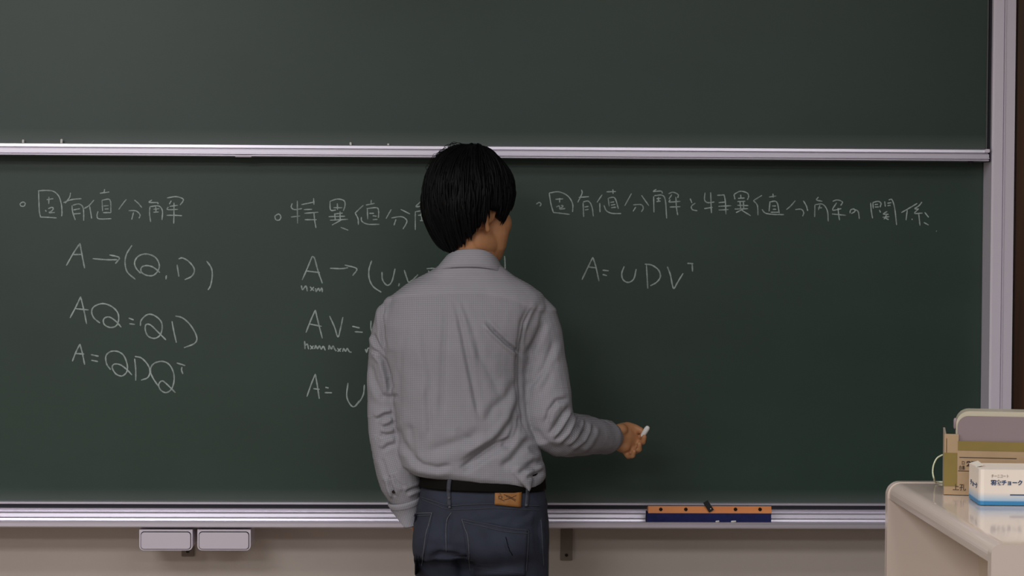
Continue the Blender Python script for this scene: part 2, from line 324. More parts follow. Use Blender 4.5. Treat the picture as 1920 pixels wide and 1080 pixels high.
# ---------------------------------------------------------------- chalk writing (strokes read off the photograph, one part per line)
def S(ox, oy, s, txt):
    out = []
    for st in txt.split(';'):
        nums = [float(v) for v in st.replace(',', ' ').split()]
        if len(nums) >= 4: out.append([(ox + nums[i] / s, oy + nums[i + 1] / s) for i in range(0, len(nums), 2)])
    return out
A_ = lambda t: S(0, 340, 4, t); B_ = lambda t: S(0, 560, 4, t); C_ = lambda t: S(480, 340, 4, t); D_ = lambda t: S(480, 560, 4, t)
E_ = lambda t: S(960, 340, 4.8, t); F_ = lambda t: S(1300, 340, 4, t); G_ = lambda t: S(0, 0, 1, t)
lines = [
 ('first heading of five kanji with a small circle, at the left end', A_('170 155 152 168 158 185 180 186 190 168 178 156 165 156;290 70 292 150 296 230 305 270;300 268 360 270 425 275;285 72 340 68 400 75 440 110 460 170 465 230 463 262;350 138 400 130;367 115 366 170;340 215 348 228;362 205 390 195 400 207 385 225 368 235 412 234;475 160 540 137 612 130;530 85 522 120 500 150 488 165;540 180 545 230 565 290;545 180 590 170 620 190 628 240 628 295;550 215 600 205;552 245 605 240;705 140 670 180 630 205;672 185 680 230 688 280;748 90 820 80;785 58 780 88;765 140 770 225;765 142 825 140 832 235;775 185 815 182;785 208 815 206;772 235 832 235;735 225 728 260 745 282 835 280;948 135 920 170 890 212;1008 140 1040 168 1065 198;965 220 1020 222 1050 250 1043 278;1002 232 988 287;1140 140 1118 158 1180 160 1185 172;1125 188 1122 240 1130 305;1125 190 1190 185 1218 220 1215 290;1150 210 1195 205;1168 190 1170 230;1150 232 1190 230;1252 125 1320 115 1370 130 1372 150 1350 178;1285 145 1270 172;1272 188 1335 180;1262 192 1258 212 1335 210;1250 255 1310 255 1365 258;1305 160 1305 250 1303 318')),
 ('formula A arrow Q and D in brackets', A_('600 465 550 540 498 632;600 465 615 550 635 652;545 550 620 548;695 580 800 588 880 588;820 552 880 565 895 580 865 618;990 480 950 545 938 610 955 680 1015 735;1055 690 1020 650 1010 605 1040 560 1100 545 1165 570 1195 625 1185 670 1150 705 1100 705 1060 680 1062 645 1100 632 1150 645 1200 685;1248 705 1245 735;1328 625 1342 715;1340 582 1370 575 1420 605 1458 660 1440 710 1385 738;1550 598 1585 650 1592 710 1580 780 1560 815')),
 ('formula AQ equals QD', A_('605 865 570 940 525 1025;605 865 630 970 650 1070;565 955 665 965') + B_('750 183 705 145 688 100 705 60 770 37 840 60 885 110 888 170 865 208 820 215 780 190 780 150 820 138 870 170 910 215;965 145 1003 160;970 188 1012 193;1053 205 1060 160 1110 118 1165 130 1210 175 1215 235 1195 280 1155 298 1110 280 1090 235 1095 195 1130 198 1185 250 1245 310;1290 170 1305 250 1323 330;1315 130 1370 145 1430 200 1475 285 1460 335 1380 368')),
 ('formula A equals Q D Q with a raised T', B_('600 340 570 400 543 470;600 340 618 410 635 495;565 412 632 415;682 420 740 432;685 462 735 472;830 533 800 490 795 430 830 397 885 397 930 430 955 500 950 550 915 580 870 565 842 520 855 492 900 495 950 530 990 573;1010 450 1018 530 1018 615;1012 433 1060 445 1105 490 1125 540 1110 590 1058 612;1195 665 1150 600 1128 540 1150 490 1210 470 1265 490 1300 550 1305 620 1285 680 1245 705 1205 685 1190 645 1215 617 1250 640 1315 705;1325 482 1390 502;1365 512 1362 535 1372 565')),
 ('second heading in kanji running behind the man\'s head', C_('165 245 143 262 150 288 175 290 187 268 175 247 160 247;272 165 265 195 290 212 345 205;310 145 312 315;262 268 330 260;340 175 440 155;432 125 435 175;358 212 420 210;362 240 468 232;365 288 455 288;435 235 440 290 450 350;555 150 560 215 600 215;555 150 610 133 660 145 668 180 655 222;580 198 648 198;610 165 612 213;590 245 650 238;545 265 668 262;555 292 690 285;590 240 595 290;630 225 632 290;640 290 570 328;635 345 692 367;805 180 770 212 742 240;745 240 765 280 768 325;825 178 890 165;865 140 862 172;830 205 905 198 920 225 918 275;835 205 838 285;850 240 885 240;875 258 905 262;875 288 912 285;790 268 795 300 840 322 925 322;1015 210 975 280;1085 210 1155 245;1015 275 1090 265 1130 290 1125 320 1102 358;1050 285 1035 330;1232 155 1200 190 1255 183;1195 225 1195 365;1198 228 1275 215;1215 255 1270 250;1240 225 1243 295;1230 295 1262 295;1290 225 1300 270 1322 385;1330 170 1390 165;1340 230 1410 225;1370 200 1380 330')),
 ('formula A arrow U and V in brackets with small n times m beneath', C_('422 562 390 640 347 740;422 562 440 580 465 670 498 765;375 672 480 685;340 780 350 812 375 785 385 825;405 790 435 822;435 792 408 822;445 802 452 826 468 802 478 822 494 800 498 832;555 652 640 655 690 648;665 628 755 655 725 708;868 595 848 660 850 730 880 790 940 832;945 680 950 740 985 780 1020 750 1043 655;1075 765 1070 787;1112 665 1130 720 1145 755 1175 740 1215 700;1280 655 1340 655 1370 690;1295 668 1300 750') + G_('946 480 947 495 947 514')),
 ('formula A V equals with small n times m and m times m beneath', D_('445 85 410 165 375 255;445 85 470 190 498 298;400 190 492 208;552 130 590 215 615 287 635 220 652 138;722 207 778 220;740 248 800 252;863 165 862 220 872 258;365 318 368 378;368 352 385 342 395 380;405 350 430 378;432 352 408 380;440 378 448 352 462 376 475 354 490 378 505 357 520 388;545 382 550 352 565 378 578 355 592 382 604 392;610 370 635 398;640 372 612 398;650 398 658 374 672 395 685 374 700 398 718 402;820 378 830 402 838 376 850 370')),
 ('formula A equals U partly hidden by the man\'s left sleeve', D_('445 565 415 640 382 735;445 565 460 650 475 752;430 675 478 680;520 665 545 670;515 705 570 706;690 632 682 740 725 810 770 780 805 720 813 645;745 805 775 765')),
 ('long third heading in kanji and kana, at the right', E_('218 205 245 190 262 205 250 225;335 105 350 200 372 280;335 105 420 95 500 130 545 200 545 275;370 280 440 288 520 298;390 162 460 158;430 150 428 190;398 232 425 222 428 248;440 215 460 225 430 250 480 245;600 145 692 138;625 75 630 110 592 190;640 190 645 320;640 185 690 180 720 230 732 315;652 232 690 225;655 258 690 252;812 120 765 190;790 195 792 278;850 95 935 92;908 70 910 112;865 150 875 225;870 150 925 150 958 248;885 190 920 185;890 215 930 208;892 238 938 232;828 215 850 265 900 288 982 290;1075 110 1015 220;1165 125 1232 220;1090 212 1160 210 1182 240 1165 275;1115 230 1090 270;1300 72 1272 92 1340 88 1355 110;1275 135 1278 280;1280 130 1350 125 1380 170 1392 335;1300 157 1340 152;1318 140 1320 180;1300 182 1338 178;1408 112 1450 98 1495 120 1492 150;1440 118 1412 160;1425 165 1418 186 1515 180;1420 232 1515 228;1475 140 1480 230 1492 305;1603 155 1620 195;1650 195 1615 225 1625 255 1668 265')
   + F_('88 85 85 140 110 160 158 155;130 82 136 238;82 205 145 195;178 105 235 102;190 160 245 155;188 188 285 183;190 215 265 212;232 105 240 150 245 248;305 98 312 135;305 98 350 75 400 85 415 110 405 140;335 128 385 125;355 100 358 130;330 152 390 150;330 180 412 182;310 208 410 205;350 150 355 205;375 150 378 205;380 205 320 235;365 218 430 258;515 105 450 145;450 145 480 180 485 255;568 118 622 110;597 92 600 122;575 155 568 225;570 155 625 155 645 240;590 185 620 185;595 210 622 210;580 232 642 232;515 210 540 238 600 248 680 250;765 145 730 185 698 212;825 145 848 185 858 222;765 212 810 210 828 235 820 262;938 118 925 140 968 150;912 175 910 268;915 175 970 172 1005 220 1012 300;935 200 965 198;950 178 938 215;1045 150 1080 140 1118 155 1105 182;1075 160 1045 215 1110 205;1040 245 1145 255;1085 200 1090 250 1097 292;1175 240 1180 215 1205 208 1212 225 1185 242;1200 210 1235 225 1245 282;1330 160 1335 220 1345 278;1345 160 1385 150 1408 165 1400 195;1360 175 1385 172;1362 193 1390 192;1347 162 1350 205;1435 150 1440 190;1465 140 1490 138 1510 200 1525 328;1455 165 1485 160;1455 183 1480 180;1395 215 1405 235;1455 225 1425 245 1465 248;1420 270 1470 265;1450 250 1430 285;1440 275 1465 288;1680 165 1630 195 1560 235;1605 215 1595 292;1715 155 1690 185 1660 205 1690 208;1690 205 1660 240 1720 238;1690 240 1700 332;1640 280 1642 290;1735 232 1765 270;1728 308 1765 328;1821 372 1826 374')),
 ('formula A equals U D V with a raised T', E_('728 683 690 760 630 885;728 683 755 770 783 900;690 772 750 778;815 800 870 805;815 838 855 850;1010 765 988 830 1000 885 1045 910 1095 880 1118 790;1210 750 1222 965;1195 745 1260 755 1320 800 1335 860 1300 910 1245 940;1398 768 1425 840 1445 940 1460 962 1490 910 1540 828;1578 738 1632 742;1622 745 1625 812')),
]
YC = YL - .0008
def ribbon(bm, pts, w0):
    """chalk stroke: a low bead lying on the board face"""
    q = catmull(pts, 5); n = len(q); rows = []
    for i in range(n):
        a, b = q[max(i - 1, 0)], q[min(i + 1, n - 1)]
        dx, dy = b[0] - a[0], b[1] - a[1]; L = math.hypot(dx, dy) or 1; nx, ny = -dy / L, dx / L
        w = w0 * (1 + .15 * math.sin(i * 1.7 + pts[0][0])) * (.7 if i in (0, n - 1) else 1)
        rows.append([bm.verts.new(P(q[i][0] + nx * w * k, q[i][1] + ny * w * k, YC - (.0005 if k == 0 else 0))) for k in (-1, 0, 1)])
    for a, b in zip(rows, rows[1:]):
        for k in (0, 1): bm.faces.new((a[k], a[k + 1], b[k + 1], b[k]))
for lab, st in lines:
    bm = bmesh.new()
    bm.free(); wd = 1.3 if 'formula' in lab else 1.12
    groups = []          # strokes that touch or nearly touch belong to one character
    for s in st:
        xs = [q[0] for q in s]; ys = [q[1] for q in s]; e = 1.5
        bb = [min(xs) - e, min(ys) - 5, max(xs) + e, max(ys) + 5]; mem = [s]
        keep = []
        for g in groups:
            b = g[0]
            if bb[0] < b[2] and b[0] < bb[2] and bb[1] < b[3] and b[1] < bb[3]:
                bb = [min(bb[0], b[0]), min(bb[1], b[1]), max(bb[2], b[2]), max(bb[3], b[3])]; mem = g[1] + mem
            else: keep.append(g)
        groups = keep + [[bb, mem]]
    groups.sort(key=lambda g: g[0][0])
    for g in groups:
        bm = bmesh.new()
        for s in g[1]: ribbon(bm, s, wd)
        o = obj('chalk_character', bm, M_line, lower); o['label'] = 'white chalk stroke group of the ' + lab

# ---------------------------------------------------------------- chalk stubs on the raised rail and in the tray
for px, py, h, r, lab, tilt in ((43.5, 268, .0095, .0028, 'white chalk stub upright on the upper rail, leftmost of four', 0),
                          (115, 268.5, .0115, .0030, 'white chalk stub upright on the upper rail, second from the left', 5),
                          (658, 271.5, .0085, .0026, 'white chalk stub leaning on the upper rail, third from the left', -8),
                          (728, 272, .0060, .0026, 'smallest white chalk stub on the upper rail, nearest the man\'s head', 0)):
    p = P(px, py, YU - .012)
    z0 = zz[0] - .0008
    bm = bmesh.new(); M = Matrix.Translation((p.x, YU - .012, z0)) @ Matrix.Rotation(R(tilt), 4, 'Y')
    pr = [(r * .9, 0), (r, .001), (r, h - .0015), (r * .6, h)]
    rings_mesh(bm, [[M @ Vector((q * math.cos(a), q * math.sin(a), z)) for a in [k * math.pi / 5 for k in range(10)]] for q, z in pr])
    tag(obj('chalk_stub', bm, M_chalk, smooth=True), lab, 'chalk', 'chalk stubs on the upper rail')
for a, b, lab in (((1343, 977.0), (1347.5, 976.4), 'tiny crumb of white chalk in the tray before the eraser, the left one'), ((1372, 978), (1379, 975), 'short white chalk end in the tray before the eraser, the right one')):
    p, q = P(*a, 5.303), P(*b, 5.303)
    bm = bmesh.new(); zc = zt(978.2, 5.303) + .0016
    tube(bm, [(p.x, 5.3025, zc), (q.x, 5.304, zc + .0004)], .0020, 10); tag(obj('chalk_stub', bm, M_chalk, smooth=True), lab, 'chalk', 'chalk crumbs in the tray')

# ---------------------------------------------------------------- wide chalkboard eraser
YE = 5.318
e0, e1 = P(1213, 979, YE), P(1446, 961, YE)
er = thing('chalkboard_eraser', 'wide chalkboard eraser with orange wooden back and navy felt, standing in the chalk tray', 'eraser', (e0.x, YE, e0.z + .002))
zb = ZF + .0005; zm = Z(962.5, YE, 1330); ztop = Z(948.3, YE + .01, 1330)
bm = bmesh.new()
pf = []
prism(bm, [(YE + .001, zb), (YE - .001, zb + .004), (YE, zm), (YE + .034, zm + .002), (YE + .04, zb + .006)], e0.x, e1.x); obj('felt_pad', bm, M_blue, er, bevel=.0025, seg=3)
M2 = Matrix.Identity(4)
bm = bmesh.new(); x0, x1 = e0.x + .003, e1.x + .0005
prism(bm, [(YE - .001, zm + .0003), (YE + .003, ztop), (YE + .037, ztop - .006), (YE + .035, zm + .002)], x0, x1); obj('wooden_back', bm, M_orange, er, bevel=.0018, seg=3)
for px in (1239, 1286, 1379, 1425):
    c = P(px, 955, YE); bm = bmesh.new()
    tube(bm, [(c.x, YE + .0035, c.z), (c.x, YE - .0012, c.z)], .0042, 14, roundcap=False)
    ball(bm, (c.x, YE - .001, c.z), (.0024, .0012, .0024)); obj('rivet', bm, M_rivet, er, smooth=False)
c = P(1328, 949, YE)
bm = bmesh.new()
M = Matrix.Translation((c.x, YE - .003, c.z)) @ Matrix.Rotation(R(-32), 4, 'Y').inverted()
box(bm, (-.0065, -.0015, -.0135), (.0065, .0015, .0135), Matrix.Translation((c.x, YE - .0035, c.z)) @ Matrix.Rotation(R(-33), 4, 'Y'))
st_ = obj('strap', bm, M_black, er, bevel=.0008)
cc = P(1332, 953.5, YE); bm = bmesh.new(); ball(bm, (cc.x, YE - .0058, cc.z), (.0014, .0008, .0014)); obj('stud', bm, M_alu, st_)

# ---------------------------------------------------------------- cream lectern desk
ZT = 1.135
f0 = PZ(1857, 1015, ZT); b0 = PZ(1652, 905, ZT)
XP = (f0.x + b0.x) / 2 + .004; YF, YB = f0.y - .02, b0.y + .005; XE = XP + .95
desk = thing('lectern_desk', 'cream metal lectern desk with rounded corners and glossy top at the right edge', 'desk', ((XP + XE) / 2, (YF + YB) / 2, 0))
def frame_prof(x0, x1, z1, r, th):
    """inverted-U outline of the folded end panels"""
    out = [(x1, .0)]
    P_ = rrect(x0, x1, 0, z1, r, 10, (0, 1, 0, 0))
    return P_
bm = bmesh.new()
prism(bm, rrect(XP, XE, ZT - .026, ZT, .020, 10, (1, 1, 0, 0)), YF + .006, YB - .006, 'y')
obj('top', bm, M_cream, desk, bevel=.001)
for nm, ya, yb, rr_ in (('front_panel', YF - .014, YF + .006, .014), ('back_panel', YB - .006, YB + .012, .022)):
    bm = bmesh.new(); prism(bm, rrect(XP - .002, XE + .002, .02, ZT + .001, rr_, 12, (1, 1, 0, 0)), ya, yb, 'y'); obj(nm, bm, M_cream, desk, bevel=.003, seg=3)
bm = bmesh.new(); box(bm, (XP + .150, YF + .006, .03), (XP + .162, YB - .006, ZT - .024)); obj('side_panel', bm, M_creams, desk)
bm = bmesh.new(); box(bm, (XE - .052, YF + .006, .03), (XE - .040, YB - .006, ZT - .024)); obj('side_panel', bm, M_creams, desk)
bm = bmesh.new(); box(bm, (XP + .03, YF + .03, 0), (XE - .03, YB - .03, .04)); obj('plinth', bm, M_dark, desk)
# thin the slab's edge: the visible lip under the top is a narrow folded flange
# ---------------------------------------------------------------- chalk carton
def frame_at(p, rot): return Matrix.Translation(p) @ Matrix.Rotation(rot, 4, 'Z')
pc = PZ(1836, 947, ZT + .001); BW, BD, BH = .205, .092, .054
cm_ = frame_at((pc.x, pc.y, ZT + .001), R(-3.5))
cart = thing('chalk_box', 'white and blue carton of chalk with blue Japanese lettering on the desk', 'box', (pc.x, pc.y, ZT + .001), rot=R(-3.5))
bm = bmesh.new(); prism(bm, [(BW, 0), (BW, BD), (0, BD), (0, .007), (.002, .002), (.007, 0)], 0, BH, 'z'); o = obj('carton', bm, M_cbox, cart, bevel=.0007); o.matrix_parent_inverse = Matrix.Identity(4)
def face(x, z): return cm_ @ Matrix.Translation((x, -.0004, z)) @ Matrix.Rotation(R(90), 4, 'X')
sxp = 3.37 / 4200
text('lettering', '羽衣チョーク', .014, face(.0405, .0345), M_inkb, cart, off=.0005, shear=0, fit=(.0475, .0085))
text('lettering', 'チーニコート', .006, face(.0305, .0443), M_inkf, cart, fit=(.026, .0048))
text('lettering', 'チョーク', .01, cm_ @ Matrix.Translation((-.0004, BD * .52, BH * .50)) @ Matrix.Rotation(R(-90), 4, 'Z') @ Matrix.Rotation(R(90), 4, 'X'), M_inkb, cart, off=.0003, fit=(.060, .009))
bm = bmesh.new(); box(bm, (.046, -.0004, .0150), (.120, .0005, .0167), cm_); obj('blue_line', bm, M_inkb, cart)
bm = bmesh.new(); fl = [(0.0, BD * .35, BH), (0.002, BD * .98, BH), (.013, BD * .98, BH + .003), (.011, BD * .35, BH + .003)]
vs = [bm.verts.new(cm_ @ Vector(v)) for v in fl] + [bm.verts.new(cm_ @ (Vector(v) + Vector((0, 0, .0008)))) for v in fl]
for f in ((0, 1, 2, 3), (7, 6, 5, 4), (0, 4, 5, 1), (1, 5, 6, 2), (2, 6, 7, 3), (3, 7, 4, 0)): bm.faces.new([vs[i] for i in f])
obj('lid_flap', bm, mat('white_card', (222, 214, 200), .6), cart)

# ---------------------------------------------------------------- cardboard box with the upright plastic case in it
pb = PZ(1769.5, 927, ZT + .001); psi = R(-11.5)
bmx = frame_at((pb.x, pb.y, ZT + .001), psi)
crd = thing('cardboard_box', 'brown cardboard box with olive tape and printed lines behind the chalk carton', 'box', (pb.x, pb.y, ZT + .001), rot=psi)
k = 3.5 / 4200
CW, CD, CH, CH2 = .26, .12, 114 * k, 101 * k
bm = bmesh.new(); T = .003
prism(bm, [(0, 0), (CW, 0), (CW, CH2), (.022, CH2), (.022, CH), (0, CH)], 0, T, 'y', bmx); obj('front_wall', bm, M_card, crd)
bm = bmesh.new(); box(bm, (0, CD - T, 0), (CW, CD, CH * .88), bmx); obj('back_wall', bm, M_card, crd)
bm = bmesh.new(); box(bm, (0, T, 0), (T, CD - T, CH), bmx); obj('side_wall', bm, M_cardd, crd)
bm = bmesh.new(); box(bm, (CW - T, T, 0), (CW, CD - T, CH2), bmx); obj('side_wall', bm, M_cardd, crd)
bm = bmesh.new(); box(bm, (T, T, 0), (CW - T, CD - T, T), bmx); obj('base', bm, M_card, crd)
def cpx(px): return (px - 1769.5) * k / math.cos(psi)
def cz(py): return (927 - py) * k
def strip(nm, x0, x1, z0, z1, m, th=.0005, parent=crd):
    bm = bmesh.new(); box(bm, (x0, -th, z0), (x1, .0002, z1), bmx); return obj(nm, bm, m, parent)
strip('packing_tape', cpx(1794), CW, CH2 - 17 * k, CH2 + .0004, M_tape)
strip('packing_tape', -.0004, cpx(1793), cz(911), cz(848), M_tape)
strip('printed_line', cpx(1797), cpx(1900), cz(857), cz(855.6), M_ink, .0003)
strip('printed_line', cpx(1795), cpx(1840), cz(882.5), cz(881.2), M_ink, .0003)
strip('printed_line', cpx(1828), cpx(1860), cz(868.8), cz(868), M_ink, .0003)
def cface(px, py): return bmx @ Matrix.Translation((cpx(px), -.0004, cz(py))) @ Matrix.Rotation(R(90), 4, 'X')
text('lettering', '27', .012, cface(1819, 868), M_ink, crd, off=.0006, fit=(.0155, .0085))
text('lettering', '白墨', .008, cface(1802, 875.5), M_ink, crd, fit=(.0085, .0065))
text('lettering', 'ロ', .008, cface(1804, 866.5), M_ink, crd, fit=(.004, .005))
text('lettering', '上孔', .014, cface(1797.5, 912.5), M_ink, crd, fit=(.020, .010))
strip('flap_slit', cpx(1773.2), cpx(1774.2), cz(850), cz(821), M_ink, .0003)
# the case
case = thing('plastic_case', 'grey rounded plastic case with cream rim standing up in the cardboard box', 'case', bmx @ Vector((.02, .02, .004)), rot=psi)
def cpt(px): return (px - 1769.5) * k / math.cos(psi)
cx0 = cpt(1789.5) + .001; ct = (927 - 775) * k
bm = bmesh.new(); prism(bm, rrect(cx0, cx0 + .225, .0, ct, .021, 10, (1, 1, 0, 0)), .006, .060, 'y', bmx @ Matrix.Translation((0, 0, .0045))); obj('rim', bm, M_caser, case, bevel=.003, seg=3)
bm = bmesh.new(); prism(bm, rrect(cx0 + .0022, cx0 + .220, .006, ct - .0075, .017, 10, (1, 1, 0, 0)), .0042, .02, 'y', bmx @ Matrix.Translation((0, 0, .0045))); obj('front_face', bm, M_case, case, bevel=.0015, seg=3)
bm = bmesh.new(); v = bmx @ Vector((cx0 - .001, .012, ct - .022)); tube(bm, [v, v + Vector((0, 0, .012))], .0032, 8); obj('hinge', bm, M_case, case, smooth=True)
# cord
bm = bmesh.new()
kk = [(1767, 853, -.0), (1757, 859, -.01), (1750.5, 872, -.015), (1749, 886, -.018), (1751.5, 898, -.02)]
pp = [P(a, b, pb.y + .045) for a, b, c_ in kk]; pe = PZ(1755, 904.5, ZT + .0022)
pts = catmull([tuple(p) for p in pp] + [tuple(pe + Vector((0, 0, 0))), tuple(pe + Vector((.02, .01, 0))), tuple(pe + Vector((.05, .1, 0)))], 6)
pts = [(a, b, max(c_, ZT + .0022)) for a, b, c_ in pts]
tube(bm, pts, .0013, 8); tag(obj('cord', bm, M_cord, smooth=True), 'thin pale green cord looping from the cardboard box down to the desk', 'cord')

# ================================================================ the man
YM = 4.97
K = YM / 4200
def Q(px, py, dy=0.0): return P(px, py, YM + dy)
man = thing('person', 'man seen from behind in a grey checked shirt and dark jeans, reaching right with chalk', 'person', (Q(900, 600).x, YM, 0))
NR = 40
def ring(py, xl, xr, dyc, hb, hf, ex=2.3, off=None, n=NR):
    """one horizontal outline: left and right edge in photo pixels, half depths in metres"""
    out = []
    for i in range(n):
        a = 2 * math.pi * i / n; c, s = math.cos(a), math.sin(a)
        u = math.copysign(abs(c) ** (2 / ex), c); v = math.copysign(abs(s) ** (2 / ex), s)
        px = (xl + xr) / 2 + (xr - xl) / 2 * u
        dy = dyc + (hf if v > 0 else hb) * v
        out.append(Q(px, py + (off(px, v) if off else 0), 0) + Vector((0, dy, 0)))
    return out
def hemoff(px, v): return float(np.interp(px, [745, 790, 850, 900, 960, 995, 1024], [-19, -9, -9, 0, 7, 16, 4]))
# ---- shirt
bm = bmesh.new()
T_ = [(490, 838, 930, .0, .058, .055), (504, 816, 946, .0, .070, .062), (520, 790, 965, 0, .072, .072), (535, 762, 992, 0, .084, .084), (552, 738, 1016, .0, .096, .092),
      (575, 724, 1026, .0, .108, .098), (610, 716, 1018, .0, .116, .104), (650, 718, 1000, .0, .118, .106), (700, 728, 990, .0, .113, .106),
      (750, 735, 992, .0, .110, .104), (800, 741, 1000, .0, .110, .104), (840, 744, 1012, .0, .108, .104), (868, 745, 1023, .0, .110, .108),
      (888, 750, 1026, .0, .110, .106), (898, 766, 1020, .0, .102, .098)]
rings = []
for (py, xl, xr, d, hb, hf) in T_:
    wgt = max(0, min(1, (py - 800) / 90)); wgt = wgt * wgt * (3 - 2 * wgt)
    rings.append(ring(py, xl, xr, d, hb, hf, 2.35, (lambda px, v, w_=wgt: w_ * hemoff(px, v))))
rings_mesh(bm, rings)
# shirt tail hanging out at the right hip
prof_t = [(975, 880, 40), (990, 898, 30), (1000, 908, 16), (995, 916, 6)]
tube(bm, [Q(980, 884, -.082), Q(988, 903, -.092), Q(992, 915, -.094)], [.030, .017, .007], 14, flat=.5)
RA = [(994, 588, .0, 40), (1006, 598, .0, 40), (1013, 625, .0, 41), (1017, 660, .0, 41), (1022, 700, -.005, 43), (1027, 740, -.012, 46), (1030, 775, -.018, 46), (1036, 804, -.015, 44), (1052, 816, .01, 42), (1076, 816, .05, 41), (1102, 817, .095, 37), (1124, 819, .13, 33.5), (1138, 820, .155, 31.5)]
LA = [(752, 588, .0, 40), (740, 598, .0, 38), (732, 625, .005, 36), (727, 660, .012, 35.5), (725, 700, .02, 35.5), (724, 740, .022, 34.5), (725, 780, .022, 35.5), (729, 815, .02, 37), (738, 855, .02, 40), (747, 885, .018, 41), (754, 912, .018, 39), (759, 936, .018, 29)]
def arm(bm, L, shrink=1.0, n=20, cap=True):
    tube(bm, [Q(a, b, d) for a, b, d, r in L], [r * K * shrink * (YM + d) / YM for a, b, d, r in L], n, roundcap=cap)
arm(bm, RA); arm(bm, LA)
me = fuse(bm, .0027, 16, .5)
v = verts(me)
# ---- cloth folds: creases listed in photo pixels; each is a groove with a rolled ridge beside it
def fold_field(v, nrm, folds, side=-1):
    pp = proj(v); disp = np.zeros(len(v))
    vis = np.clip((-nrm[:, 1] + .25) / .5, 0, 1)
    for pl, wdt, dep, rid in folds:
        pl = np.array(pl, float)
        seglen = np.linalg.norm(np.diff(pl, axis=0), axis=1); cum = np.concatenate([[0], np.cumsum(seglen)]); tot = cum[-1]
        best = np.full(len(v), 1e9); sd = np.zeros(len(v)); par = np.zeros(len(v))
        lo = pl.min(0) - wdt * 4; hi = pl.max(0) + wdt * 4
        idx = np.where(((pp > lo) & (pp < hi)).all(1) & (vis > 0))[0]
        for i in range(len(pl) - 1):
            a, b = pl[i], pl[i + 1]; d = b - a; L2 = d @ d
            t = np.clip(((pp[idx] - a) @ d) / L2, 0, 1); q = a + t[:, None] * d; r = pp[idx] - q; dist = np.hypot(r[:, 0], r[:, 1])
            m_ = dist < best[idx]; ii = idx[m_]
            best[ii] = dist[m_]; sd[ii] = np.sign(d[0] * r[m_, 1] - d[1] * r[m_, 0]); par[ii] = (cum[i] + t[m_] * seglen[i]) / tot
        m_ = best < 1e8; x = (best * sd / wdt)[m_]; e = par[m_]
        env = np.clip(e * 5, 0, 1) * np.clip((1 - e) * 5, 0, 1); env = env * env * (3 - 2 * env)
        g = -np.exp(-(x / .8) ** 2) + rid * np.exp(-((x - 1.5) / 1.1) ** 2) + .35 * rid * np.exp(-((x + 1.5) / 1.1) ** 2)
        disp[m_] += g * dep * env * vis[m_]
    return disp
